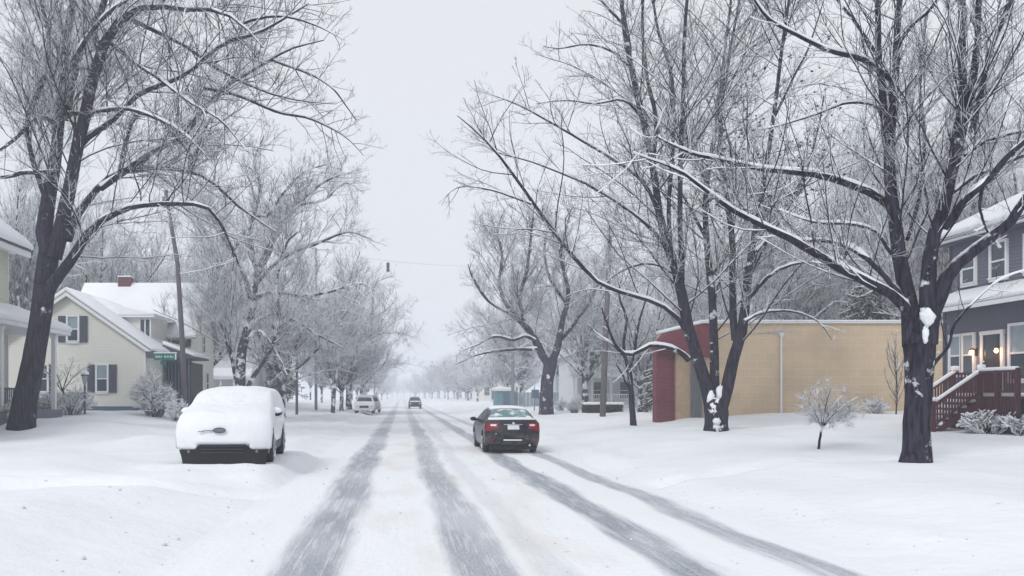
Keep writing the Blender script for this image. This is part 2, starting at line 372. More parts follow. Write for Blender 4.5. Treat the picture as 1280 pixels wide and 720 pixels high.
r_ = np.random.default_rng(77); n_ = 600
yy_ = 5+60*r_.random(n_)**1.7; lane = r_.choice([-3.0, -1.7, -.2, 1.9, 2.3, 3.65, 5.1, 5.8, -4.2], n_, p=[.2, .06, .06, .07, .06, .05, .2, .2, .1]); xx_ = lane+r_.normal(size=n_)*.35
on = (xx_ > -2.4) & (xx_ < 4.9); zz_ = np.where(on, rz(xx_, yy_), gz(xx_, yy_)); s_ = r_.gamma(2, .006, n_)*np.where(xx_ > 5, .6, 1)+.005
ico = np.array([(0, 0, 1), (.9, 0, .2), (.2, .9, .1), (-.8, .4, .25), (-.6, -.7, .1), (.4, -.85, .2), (0, 0, -.7)])
Vc = ico[None]*s_[:, None, None]*r_.uniform(.6, 1.3, (n_, 7, 3))+np.stack([xx_, yy_, zz_+s_*.3], 1)[:, None]
Fc = np.array([(0, 1, 2), (0, 2, 3), (0, 3, 4), (0, 4, 5), (0, 5, 1), (6, 2, 1), (6, 3, 2), (6, 4, 3), (6, 5, 4), (6, 1, 5)])
o = link('snow_clods', npmesh('snow_clods', Vc.reshape(-1, 3), (Fc[None]+np.arange(n_)[:, None, None]*7).reshape(-1, 3), smooth=False), M['clod'])
tag(o, 'small clods of snow and grit scattered along the road edges', 'snow clods', kind='stuff')
# ------------------------------------------------------------------ haze box (even air)
hb = MB(); hb.box(-902, 902, -62, ys[-1]+4, -1.6, 33)
hz = bpy.data.materials.new('haze'); hz.use_nodes = True; n = hz.node_tree; n.nodes.clear()
ho = n.nodes.new('ShaderNodeOutputMaterial'); pv = n.nodes.new('ShaderNodeVolumePrincipled')
pv.inputs['Color'].default_value = (.89, .93, .99, 1); pv.inputs['Density'].default_value = .0020
n.links.new(pv.outputs[0], ho.inputs['Volume'])
o = hb.obj('haze', hz); o['kind'] = 'stuff'

# ------------------------------------------------------------------ tree machinery (all levels grown with numpy)
def unit(a): return a/np.maximum(np.linalg.norm(a, axis=-1, keepdims=True), 1e-9)
def resample(pts, n):
    pts = np.asarray(pts, float); k = len(pts)
    t = np.linspace(0, k-1, n*4); i = np.clip(t.astype(int), 0, k-2); f = (t-i)[:, None]
    p = lambda j: pts[np.clip(j, 0, k-1)]
    c = .5*((2*p(i))+(-p(i-1)+p(i+1))*f+(2*p(i-1)-5*p(i)+4*p(i+1)-p(i+2))*f**2+(-p(i-1)+3*p(i)-3*p(i+1)+p(i+2))*f**3)
    d = np.r_[0, np.cumsum(np.linalg.norm(np.diff(c[:, :3], axis=0), axis=1))]
    s = np.linspace(0, d[-1], n); return np.stack([np.interp(s, d, c[:, j]) for j in range(c.shape[1])], 1)
def tubes(Pt, Rd, sides, squash=1):
    """Pt (M,N,3), Rd (M,N): returns verts, quads; one ring corner points up"""
    Mn, N, _ = Pt.shape
    T = unit(np.gradient(Pt, axis=1))
    ref = np.where(np.abs(T[:, :, 2:3].mean(1, keepdims=True)) > .92, np.array([1., 0, 0]), np.array([0, 0, 1.]))
    A = unit(np.cross(T, ref)); B = np.cross(A, T)
    ang = np.pi/2+np.arange(sides)*2*np.pi/sides
    V = Pt[:, :, None]+Rd[:, :, None, None]*(np.cos(ang)[None, None, :, None]*A[:, :, None]+squash*np.sin(ang)[None, None, :, None]*B[:, :, None])
    base = (np.arange(Mn)[:, None, None]*N+np.arange(N-1)[None, :, None])*sides
    k = np.arange(sides)[None, None]; k2 = (k+1) % sides
    Q = np.stack([base+k, base+k2, base+sides+k2, base+sides+k], -1).reshape(-1, 4)
    return V.reshape(-1, 3), Q
def merge(parts):
    V = []; Q = []; n = 0
    for v, q in parts: V.append(v); Q.append(q+n); n += len(v)
    return np.concatenate(V), np.concatenate(Q)
def children(r, Pt, Rd, spacing, lenf, N, ang=(35, 70), t0=.15, up=.25, droop=0., rf=.5, rmin=.006, jit=.25, maxlen=9, minlen=.1, absmin=0, thick=.011):
    Mn, Np, _ = Pt.shape
    seg = np.linalg.norm(np.diff(Pt, axis=1), axis=2); L = seg.sum(1)
    cnt = np.maximum(absmin, np.round(L*(1-t0)/spacing+r.random(Mn)-.5)).astype(int)
    idx = np.repeat(np.arange(Mn), cnt); K = len(idx)
    if K == 0: return np.zeros((0, N, 3)), np.zeros((0, N))
    t = t0+(1-t0)*r.random(K)**.85
    f = t*(Np-1); i = np.minimum(f.astype(int), Np-2); fr = (f-i)[:, None]
    p0 = Pt[idx, i]*(1-fr)+Pt[idx, i+1]*fr; T = unit(Pt[idx, i+1]-Pt[idx, i]); r0 = Rd[idx, i]*(1-fr[:, 0])+Rd[idx, i+1]*fr[:, 0]
    rnd = r.normal(size=(K, 3)); perp = unit(rnd-(rnd*T).sum(1, keepdims=True)*T)
    a = np.radians(r.uniform(ang[0], ang[1], K))[:, None]
    D = unit(T*np.cos(a)+perp*np.sin(a)+np.array([0, 0, up]))
    ln = np.clip(L[idx]*lenf*(1-.62*t)*r.uniform(.6, 1.25, K), minlen, maxlen)
    pts = [p0]; step = (ln/(N-1))[:, None]; bend = r.normal(size=(K, 3))*jit*.5
    for s in range(N-1):
        D = unit(D+r.normal(size=(K, 3))*jit*.45+bend*.35+np.array([0, 0, up*.35-droop*(s/(N-1))]))
        pts.append(pts[-1]+D*step)
    C = np.stack(pts, 1)
    rb = np.clip(np.minimum(r0*rf*r.uniform(.75, 1.1, K), ln*thick+rmin), rmin, None)
    return C, rb[:, None]*np.linspace(1, .3, N)[None]**.8+rmin*.25
def snowcap(Pt, Rd, r, amt=1., th=.02):
    T = unit(np.gradient(Pt, axis=1)); hor = np.sqrt(np.clip(1-T[..., 2]**2, 0, 1))
    k = sm(.45, .85, hor)*(.7+.6*r.random(Rd.shape))*amt
    rad = (Rd*.82+th)*np.minimum(k, 1.15)
    C = Pt+np.array([0, 0, 1.])*(Rd*.62+.006)[..., None]*k[..., None]
    return tubes(C, np.maximum(rad, .001), 6, .8)
def by_len(limbs):
    return np.stack([l[:, :3] for l in limbs]), np.stack([l[:, 3] for l in limbs])
def make_tree(name, org, limbs, label, cat='tree', group=None, seed=1, dens=1., levels=3, bark='bark', twig='twig',
              sides=(12, 7, 4, 4, 3), rmin=.007, up=.22, droop=.08, trunk_n=0, extra=0, spread=.3, fill=None, snow=1., finest=None, ang=(35, 68), maxlen=5.5, l1f=.42, lumps=(), jit=.2, sp1=.55, thick=.011, capt=.011):
    """limbs: list of (k,4) arrays x,y,z,radius in world space; the first trunk_n are bare bole"""
    r = np.random.default_rng(seed)
    t = thing(name, org, label, cat, group)
    NL = 18
    L = [resample(l, NL) for l in limbs]
    for l in L: # slight kinks
        q = r.normal(size=(NL, 3)); q = (q+np.roll(q, 1, 0)+np.roll(q, 2, 0))/3; q[0] = q[-1] = 0
        l[:, :3] += q*np.minimum(l[:, 3:4]*.45, .07)*(.25 if l is L[0] else 1)
    Pt, Rd = by_len(L)
    parts = [tubes(Pt, Rd, sides[0])]
    sn = []
    grow = Pt[trunk_n:], Rd[trunk_n:]
    sn.append(snowcap(*grow, r, snow))
    if extra:   # heavy boughs in every direction, so that the crown is as deep as it is wide
        e = children(r, *grow, 3.0/extra, spread, 11, (30, 60), .2, .25, droop, .5, rmin, .24, 6, thick=.009)
        parts.append(tubes(*e, 8)); sn.append(snowcap(*e, r, snow))
        sets = [grow, e]
    else: sets = [grow]
    for (lx, ly, lY, lr, lz) in lumps:
        lb = MB(); lb.ball(P(lx, ly, lY), lr, (1, .8, lz), 10, 8)
        tri = np.array([(f if len(f) == 4 else (f[0], f[1], f[2], f[2])) for f in lb.f]); sn.append((np.array(lb.v)+r.normal(size=(len(lb.v), 3))*lr*.16, tri))
    tw = []
    l1 = [children(r, *s, sp1/dens, l1f, 9, ang, .12, up, droop, .5, rmin, jit, maxlen, thick=thick) for s in sets]
    l1 = np.concatenate([a for a, _ in l1]), np.concatenate([b for _, b in l1])
    parts.append(tubes(*l1, 5)); sn.append(snowcap(*l1, r, snow*.95, capt))
    l2 = children(r, *l1, .30/dens, .5, 6, ang, .1, up, droop, .6, rmin*.9, jit*1.1, 2.6, thick=thick*.8)
    tw.append(tubes(*l2, sides[2]))
    if levels >= 3:
        l3 = children(r, *l2, .20/dens, .55, 4, (28, 62), .1, up, droop, .7, rmin*.75, jit*1.2, 1.3, thick=thick*.6)
        tw.append(tubes(*l3, sides[3]))
    if levels >= 4:
        l4 = children(r, *l3, .17/dens, .6, 3, (28, 60), .15, up, droop, .8, rmin*.65, jit*1.2, .6, thick=thick*.5)
        tw.append(tubes(*l4, sides[4]))
    link('trunk', npmesh('trunk', *merge(parts), org=org), M[bark], t)
    link('crown', npmesh('crown', *merge(tw), smooth=False, org=org), M[twig], t)
    link('snow_cover', npmesh('snow_cover', *merge(sn), org=org), M['snow'], t)
    return t, l2
def px_limb(pts, Y, dy=0., sc_=1.):
    """pts: (px, py, width_px) along a limb read off at distance Y; dy: how far the limb leads towards (-) or away (+)"""
    pts = np.array(pts, float); k = len(pts)
    out_ = []
    s = np.linspace(0, 1, k)
    for i, (x, y, wd) in enumerate(pts):
        yy = Y+dy*(s[i]**1.2)
        p = P(x, y, yy); out_.append([*p, wd*.5/F*yy*sc_/math.sqrt(1+((x-CX)/F)**2)])
    return np.array(out_)
def base(px, py):
    Y = hit(px, py); p = P(px, py, Y); return Y, (float(p[0]), float(Y), float(p[2]))
def generic_limbs(seed, h, r0, spread, lean=0., nlead=5, split=.3, flare=1.25):
    """a bole that splits into rising leaders that open like a vase"""
    r = np.random.default_rng(seed)
    sp = h*split; ln = lean
    L = [np.array([[0, 0, -.3, r0*flare], [.02, 0, .35, r0*1.05], [ln*.4, 0, sp*.5, r0*.92], [ln, .05, sp, r0*.85]])]
    a0 = r.random()*6.28
    for k in range(nlead):
        a = a0+6.283*k/nlead+r.uniform(-.4, .4); hh = h*r.uniform(.8, 1.0); s = spread*r.uniform(.55, 1.1)
        if k == nlead-1: s *= .25
        z0 = sp*r.uniform(.82, 1.0); c, q = math.cos(a), math.sin(a); rr = r0*r.uniform(.42, .62)
        j = lambda v: r.normal()*v
        L.append(np.array([[ln*.9, 0, z0-.3, rr*1.1], [ln+c*s*.28+j(.15), q*s*.28+j(.15), z0+(hh-z0)*.2, rr*.85],
                           [ln+c*s*.6+j(.3), q*s*.6+j(.3), z0+(hh-z0)*.5, rr*.55], [ln+c*s*.85+j(.4), q*s*.85+j(.4), z0+(hh-z0)*.78, rr*.3],
                           [ln+c*s+j(.4), q*s+j(.4), hh, rr*.08]]))
    for k in range(nlead):       # wide arching side boughs
        a = a0+6.283*(k+.5)/nlead+r.uniform(-.4, .4); s = spread*r.uniform(.9, 1.25); z0 = sp*r.uniform(.75, 1.3); rr = r0*r.uniform(.2, .32)
        c, q = math.cos(a), math.sin(a); zt = z0+(h-z0)*r.uniform(.05, .45)
        L.append(np.array([[ln*.9, 0, z0, rr], [ln+c*s*.35, q*s*.35, z0+(zt-z0)*.55+.3, rr*.75], [ln+c*s*.7, q*s*.7, zt+.2, rr*.45], [ln+c*s, q*s, zt-.3, rr*.1]]))
    return L
def place_limbs(L, org, rot=0, s=1.):
    c, q = math.cos(rot), math.sin(rot); o_ = []
    for l in L:
        m = l.copy()*s; x, y = m[:, 0].copy(), m[:, 1].copy()
        m[:, 0] = x*c-y*q+org[0]; m[:, 1] = x*q+y*c+org[1]; m[:, 2] += org[2]; o_.append(m)
    return o_
def copy_tree(src, loc, rot, s, label, group=None, cat='tree'):
    r = src.copy(); COL.objects.link(r); r.location = loc; r.rotation_euler = (0, 0, rot); r.scale = (s[0], s[0], s[1]) if hasattr(s, '__len__') else (s, s, s)
    r['label'] = label; r['category'] = cat
    if 'group' in r: del r['group']
    if group: r['group'] = group
    for ch in list(src.children):
        c = ch.copy(); COL.objects.link(c); c.parent = r
    return r
# ------------------------------------------------------------------ building pieces
def clip_z(poly, z, keep_above):
    o_ = []
    for i in range(len(poly)):
        a, b = poly[i], poly[(i+1) % len(poly)]
        ia = (a[2] >= z) == keep_above; ib = (b[2] >= z) == keep_above
        if ia: o_.append(a)
        if ia != ib:
            t = (z-a[2])/(b[2]-a[2]); o_.append(a+(b-a)*t)
    return o_
def clapboard(mb, poly, nrm, h=.13, lap=.02):
    """a wall face laid up in lapped boards; poly is convex and vertical"""
    poly = [np.array(p, float) for p in poly]; nrm = np.array(nrm, float)
    z0 = min(p[2] for p in poly); z1 = max(p[2] for p in poly); k = 0
    while z0+k*h < z1-1e-4:
        a, b = z0+k*h, min(z0+(k+1)*h, z1); k += 1
        q = clip_z(clip_z(poly, a, True), b, False) if a > z0+1e-6 else clip_z(poly, b, False)
        if len(q) < 3: continue
        f = [p+nrm*lap*(b-p[2])/h for p in q]
        mb.add(f, [tuple(range(len(f)))])
        low = [p for p in q if p[2] < a+1e-5]
        if len(low) == 2: mb.add([low[0], low[1], low[1]+nrm*lap, low[0]+nrm*lap], [(0, 1, 2, 3)])
def window(parent, o, u, nrm, wd, ht, glass='glass', frame='white', fw=.09, bars=1, shutters=0, curtain=0):
    """o: lower centre on the wall, u: horizontal unit, nrm: outward unit"""
    o = np.array(o, float); u = np.array(u, float); nv = np.array(nrm, float); zz = np.array([0, 0, 1.])
    def slab(mb, a0, a1, b0, b1, d0, d1):
        mb.prism([o+u*a0+zz*b0+nv*d0, o+u*a1+zz*b0+nv*d0, o+u*a1+zz*b1+nv*d0, o+u*a0+zz*b1+nv*d0], nv*(d1-d0))
    fr = MB(); h = wd/2
    slab(fr, -h-fw, -h, -fw, ht+fw, -.02, .07); slab(fr, h, h+fw, -fw, ht+fw, -.02, .07)
    slab(fr, -h, h, ht, ht+fw, -.02, .07); slab(fr, -h-.03, h+.03, -fw, 0, -.02, .10)
    f = fr.obj('window', M[frame], parent)
    ba = MB()
    if bars: slab(ba, -h, h, ht*.5-.03, ht*.5+.03, .03, .055)
    if bars > 1: slab(ba, -.025, .025, 0, ht*.5-.031, .03, .05); slab(ba, -.025, .025, ht*.5+.031, ht, .03, .05)
    if ba.v: ba.obj('sash_bar', M[frame], f)
    gl = MB(); slab(gl, -h, h, 0, ht, -.02, .028); gl.obj('pane', M[glass], f)
    if curtain:
        cu = MB(); slab(cu, -h, h, ht*.5+.03, ht, .0285, .0292); cu.obj('blind', M['curtain'], f)
    sc_ = MB(); slab(sc_, -h-fw, h+fw, 0, .05, .071, .13)
    sc_.obj('sill_snow', M['snow'], f, bevel=.015)
    if shutters:
        for sd_ in (-1, 1):
            s_ = MB(); c = sd_*(h+fw+.02+shutters/2)
            slab(s_, c-shutters/2, c+shutters/2, -.04, ht+.04, .021, .06)
            n_ = int(ht/.11)
            for k in range(n_): slab(s_, c-shutters/2+.05, c+shutters/2-.05, .03+k*.11, .03+k*.11+.06, .0605, .08)
            s_.obj('shutter', M['shutter'], parent)
    return f
def slab_roof(mb, quad, th):
    mb.prism(quad, (0, 0, th))

# ------------------------------------------------------------------ grey house on the right
Xw = 19.7
def grey_house():
    gb = .75; X2 = 20.25
    r = thing('house', (22, 27, gb), 'slate grey two storey house with white window frames, snowy roof and lit door lamps', 'house')
    wl = MB(); y0, y1 = 16.5, 30.4
    clapboard(wl, [(Xw, y0, gb-.2), (Xw, y1, gb-.2), (Xw, y1, 4.85), (Xw, y0, 4.85)], (-1, 0, 0), .115, .022)
    clapboard(wl, [(X2, y0, 4.9), (X2, y1+.5, 4.9), (X2, y1+.5, 7.45), (X2, y0, 7.45)], (-1, 0, 0), .115, .022)
    clapboard(wl, [(Xw, y1, gb-.2), (28.5, y1, gb-.2), (28.5, y1, 4.85), (Xw, y1, 4.85)], (0, 1, 0), .115, .022)
    wl.prism([(Xw+.003, y0, gb-.2), (28.5, y0, gb-.2), (28.5, y0, 4.84), (Xw+.003, y0, 4.84)], (0, y1-y0-.003, 0))
    wl.prism([(X2+.003, y0, 4.85), (28.5, y0, 4.85), (28.5, y0, 7.44), (24.4, y0, 9.6), (X2+.003, y0, 7.44)], (0, y1+.497-y0, 0))
    wl.obj('wall', M['grey'], r)
    tr = MB()
    tr.box(Xw-.045, Xw+.1, y1-.02, y1+.12, gb-.2, 4.9); tr.box(X2-.045, X2+.1, y1+.48, y1+.6, 4.9, 7.4)
    tr.prism([(19.0, y0, 4.72), (19.03, y0, 4.90), (X2, y0, 5.42), (X2, y0, 5.24)], (0, y1+.1-y0, 0))      # skirt roof
    tr.box(X2-.06, X2-.03, y0, y1+.5, 5.43, 5.62)
    tr.prism([(19.85, y0, 7.28), (19.85, y0, 7.42), (X2+.2, y0, 7.42), (X2+.2, y0, 7.28)], (0, y1+.75-y0, 0))
    tr.obj('trim', M['shutter'], r)
    ea = MB(); ea.box(19.72, 19.85, y0, y1+.75, 7.36, 7.5); ea.box(18.93, 19.03, y0, y1+.1, 4.74, 4.88); ea.obj('gutter', M['white'], r)
    rf = MB(); rf.prism([(19.7, y0, 7.43), (19.75, y0, 7.5), (24.4, y0, 9.75), (29.1, y0, 7.5), (29.1, y0, 7.43), (24.4, y0, 9.65)], (0, y1+.8-y0, 0))
    rfo = rf.obj('roof', M['shutter'], r)
    sn = MB(); sn.prism([(19.62, y0, 7.5), (19.6, y0, 7.68), (19.8, y0, 7.82), (24.4, y0, 10.05), (29.2, y0, 7.8), (29.2, y0, 7.52), (24.4, y0, 9.76)], (0, y1+.85-y0, 0))
    sn.obj('roof_snow', M['snow'], r, bevel=.06, smooth=True)
    sn = MB(); sn.prism([(18.93, y0, 4.89), (18.9, y0, 5.02), (19.05, y0, 5.16), (X2-.07, y0, 5.62), (X2-.07, y0, 5.44), (19.03, y0, 4.905)], (0, y1+.15-y0, 0))
    sn.obj('skirt_roof_snow', M['snow'], r, bevel=.05, smooth=True)
    yy = lambda px, X: X*F/(px-CX)
    for px, wd, ht, zb in ((1212.5, .62, 1.12, 5.78), (1250, .68, 1.2, 5.78), (1296, .8, 1.2, 5.78)):
        window(r, (X2-.022, yy(px, X2), zb), (0, 1, 0), (-1, 0, 0), wd, ht, bars=1)
    window(r, (Xw-.022, yy(1196, Xw), 2.55), (0, 1, 0), (-1, 0, 0), .52, 1.35, bars=1, curtain=1)
    window(r, (Xw-.022, yy(1212, Xw), 2.55), (0, 1, 0), (-1, 0, 0), .52, 1.35, bars=1, curtain=1)
    window(r, (Xw-.022, yy(1281, Xw), 2.3), (0, 1, 0), (-1, 0, 0), 1.1, 1.75, bars=1, curtain=1)
    yd = yy(1242, Xw)
    d = MB(); d.box(Xw-.06, Xw-.02, yd-.42, yd+.42, 1.82, 3.85); do = d.obj('door', M['door'], r)
    k = MB(); k.ball((Xw-.09, yd+.33, 2.95), .035); k.obj('door_knob', M['chrome'], do)
    k = MB(); k.box(Xw-.066, Xw-.0605, yd-.28, yd+.28, 3.1, 3.8); k.obj('door_glass', M['glass'], do)
    d = MB()
    for a, b in ((-.54, -.42), (.42, .54)): d.box(Xw-.09, Xw-.01, yd+a, yd+b, 1.82, 3.85)
    d.box(Xw-.1, Xw-.01, yd-.56, yd+.56, 3.85, 3.98); d.obj('door_frame', M['white'], r)
    for yk in (yy(1221.5, Xw), yy(1253, Xw)):
        q = MB(); q.box(Xw-.06, Xw-.015, yk-.05, yk+.05, 3.18, 3.42); q.tube([(Xw-.06, yk, 3.38), (Xw-.16, yk, 3.44), (Xw-.2, yk, 3.40)], .012, 6)
        q.tube([(Xw-.2, yk, 3.37), (Xw-.2, yk, 3.43)], [.085, .02], 8)
        qo = q.obj('wall_lamp', M['black'], r)
        e = MB(); e.ball((Xw-.2, yk, 3.29), .062, (1, 1, 1.3)); e.obj('bulb', M['lamp'], qo, smooth=True)
        l = bpy.data.lights.new('wall_lamp_light', 'POINT'); l.energy = 7; l.color = (1, .5, .22); l.shadow_soft_size = .06
        lo = bpy.data.objects.new('wall_lamp_light', l); COL.objects.link(lo); lo.parent = r; lo.location = Vector((Xw-.3, yk, 3.25))-ORG[r]
    # red porch deck with stairs running down towards the street
    dk = MB(); x0, ya, yb = 18.55, 25.3, 28.4; zf = 1.78
    for k in range(10): dk.box(x0+.11*k, x0+.11*k+.1, ya, yb, zf-.05, zf)
    for k in range(21): dk.box(x0-.02, x0+.0, ya+k*.152, ya+k*.152+.12, gb-.1, zf-.0505)
    dk.box(x0+.001, Xw-.04, yb-.06, yb-.03, gb-.1, zf-.06)
    for y in (ya, ya+.85, 26.95, 28.3): dk.box(x0-.06, x0+.06, y-.06, y+.06, gb-.1, zf+.87)
    pr = dk.obj('porch_deck', M['redwood'], r)
    rl = MB()
    rl.box(x0-.05, x0+.05, ya, 26.95, zf+.74, zf+.81); rl.box(x0-.03, x0+.03, ya, 26.95, zf+.12, zf+.18)
    for k in range(14): rl.box(x0-.02, x0+.02, ya+.1+k*.11, ya+.14+k*.11, zf+.18, zf+.74)
    rl.obj('railing', M['redwood'], pr); rl = MB()
    rl.box(x0, Xw-.05, 28.3, 28.36, zf+.74, zf+.81)
    for k in range(9): rl.box(x0+.1+k*.11, x0+.14+k*.11, 28.31, 28.35, zf+.1, zf+.74)
    rl.obj('railing', M['redwood'], pr)
    ns = 5; run, rise = .30, (zf-gb-.1)/5
    for yk in (26.92, 28.2):
        h = MB(); xe = x0-ns*run
        h.prism([(x0, yk, zf+.72), (x0, yk, zf+.82), (xe, yk, gb+.79), (xe, yk, gb+.69)], (0, .08, 0))
        h.prism([(x0, yk, zf+.1), (x0, yk, zf+.17), (xe, yk, gb+.12), (xe, yk, gb+.05)], (0, .06, 0))
        for k in range(16):
            t = (k+.5)/16; x = x0-t*ns*run; zb = zf+.12+(gb+.07-zf-.12)*t
            h.box(x-.02, x+.02, yk+.01, yk+.05, zb, zb+.66)
        h.box(xe-.06, xe+.06, yk-.03, yk+.09, gb-.1, gb+.88)
        h.obj('handrail', M['redwood'], pr)
        s_ = MB(); s_.prism([(x0+.08, yk-.01, zf+.82), (x0+.05, yk-.01, zf+.94), (xe-.02, yk-.01, gb+.89), (xe, yk-.01, gb+.79)], (0, .1, 0))
        s_.box(xe-.07, xe+.07, yk-.04, yk+.1, gb+.88, gb+1.02); s_.box(x0-.07, x0+.16, yk-.04, yk+.1, zf+.87, zf+1.03)
        s_.obj('rail_snow', M['snow'], pr, bevel=.03, smooth=True)
    st = MB(); ss_ = MB()
    for k in range(ns):
        z = zf-rise*(k+1); x = x0-run*(k+1)
        st.box(x-.03, x+run-.002, 27.02, 28.18, z-.05, z); 
        ss_.box(x-.05, x+run-.03, 27.05, 28.15, z, z+.1)
    st.prism([(x0, 27.0, zf-.1), (x0-ns*run, 27.0, gb-.1), (x0-ns*run+.3, 27.0, gb-.1), (x0, 27.0, zf-.4)], (0, .018, 0))
    so_ = st.obj('stairs', M['redwood'], pr); ss_.obj('step_snow', M['snow'], so_, bevel=.035, smooth=True)
    s_ = MB(); s_.box(x0+.08, Xw-.1, ya+.1, yb-.1, zf, zf+.12); s_.box(x0-.07, x0+.07, ya, 26.95, zf+.81, zf+.92); s_.obj('deck_snow', M['snow'], pr, bevel=.03, smooth=True)
grey_house()

# ------------------------------------------------------------------ tan block building with its red front
def tan_building():
    r = thing('commercial_building', (22, 50, .55), 'long flat roofed tan block building with white downpipe and deep red shop front', 'building')
    Yb = 43.0; x0, x1 = 15.4, 40; zt = 5.52
    m_ = MB(); m_.box(x0, x1, Yb, 50.4, -.2, zt); m_.obj('wall', M['tan'], r)
    m_ = MB(); m_.box(x0-.1, x1, Yb-.12, 50.5, zt, zt+.07); m_.obj('coping', M['white'], r)
    m_ = MB(); m_.box(x0-.12, x1, Yb-.14, 50.6, zt+.07, zt+.17); m_.obj('roof_snow', M['snow'], r, bevel=.04, smooth=True)
    X = (976-CX)/F*Yb
    m_ = MB(); m_.tube([(X, Yb-.06, .3), (X, Yb-.06, 4.85)], .055, 8); m_.box(X-.1, X+.1, Yb-.14, Yb-.002, 4.85, 5.05); m_.obj('downpipe', M['white'], r)
    m_ = MB(); m_.box(14.0, x0-.003, Yb-.2, 44.2, -.2, 4.6); m_.obj('front_pier', M['tan2'], r)
    m_ = MB()
    for k, xx in enumerate((14.75, 14.95, 15.18)): m_.tube([(xx, Yb-.28, .3), (xx, Yb-.28, 4.2-.4*k)], .05+.012*k, 8)
    m_.obj('service_pipe', M['found'], r)
    m_ = MB(); m_.box(13.05, 13.997, Yb+.05, 43.7, -.2, 4.5); m_.obj('shop_front', M['redwall'], r)
    m_ = MB(); m_.prism([(12.75, Yb-.55, 3.9), (12.75, Yb-.55, 4.15), (13.35, Yb+.25, 5.45), (15.8, Yb+.25, 5.6), (15.95, Yb-.55, 4.15), (15.95, Yb-.55, 3.9)], (0, .3, 0))
    m_ = MB()
    a = [(12.95, Yb-.45, 4.25), (15.75, Yb-.45, 3.75), (15.75, 44.6, 3.75), (12.95, 43.9, 4.25)]
    b = [(13.55, Yb+.0, 5.05), (15.75, Yb+.0, 5.60), (15.75, 44.3, 5.60), (13.55, 43.8, 5.05)]
    m_.add(a+b, [(0, 3, 2, 1), (4, 5, 6, 7), (0, 1, 5, 4), (1, 2, 6, 5), (2, 3, 7, 6), (3, 0, 4, 7)])
    m_.obj('mansard_roof', M['redroof'], r)
    m_ = MB(); m_.prism([(13.5, Yb-.05, 5.06), (15.8, Yb-.05, 5.61), (15.8, Yb-.05, 5.75), (13.5, Yb-.05, 5.2)], (0, 1, 0)); m_.obj('mansard_snow', M['snow'], r, bevel=.04, smooth=True)
    for px, py in ((1166, 487), (1172, 440)):
        p = P(px, py, Yb); q = MB(); q.box(p[0]-.06, p[0]+.06, Yb-.09, Yb-.002, p[2]-.06, p[2]+.06); q.obj('wall_light', M['white'], r)
tan_building()

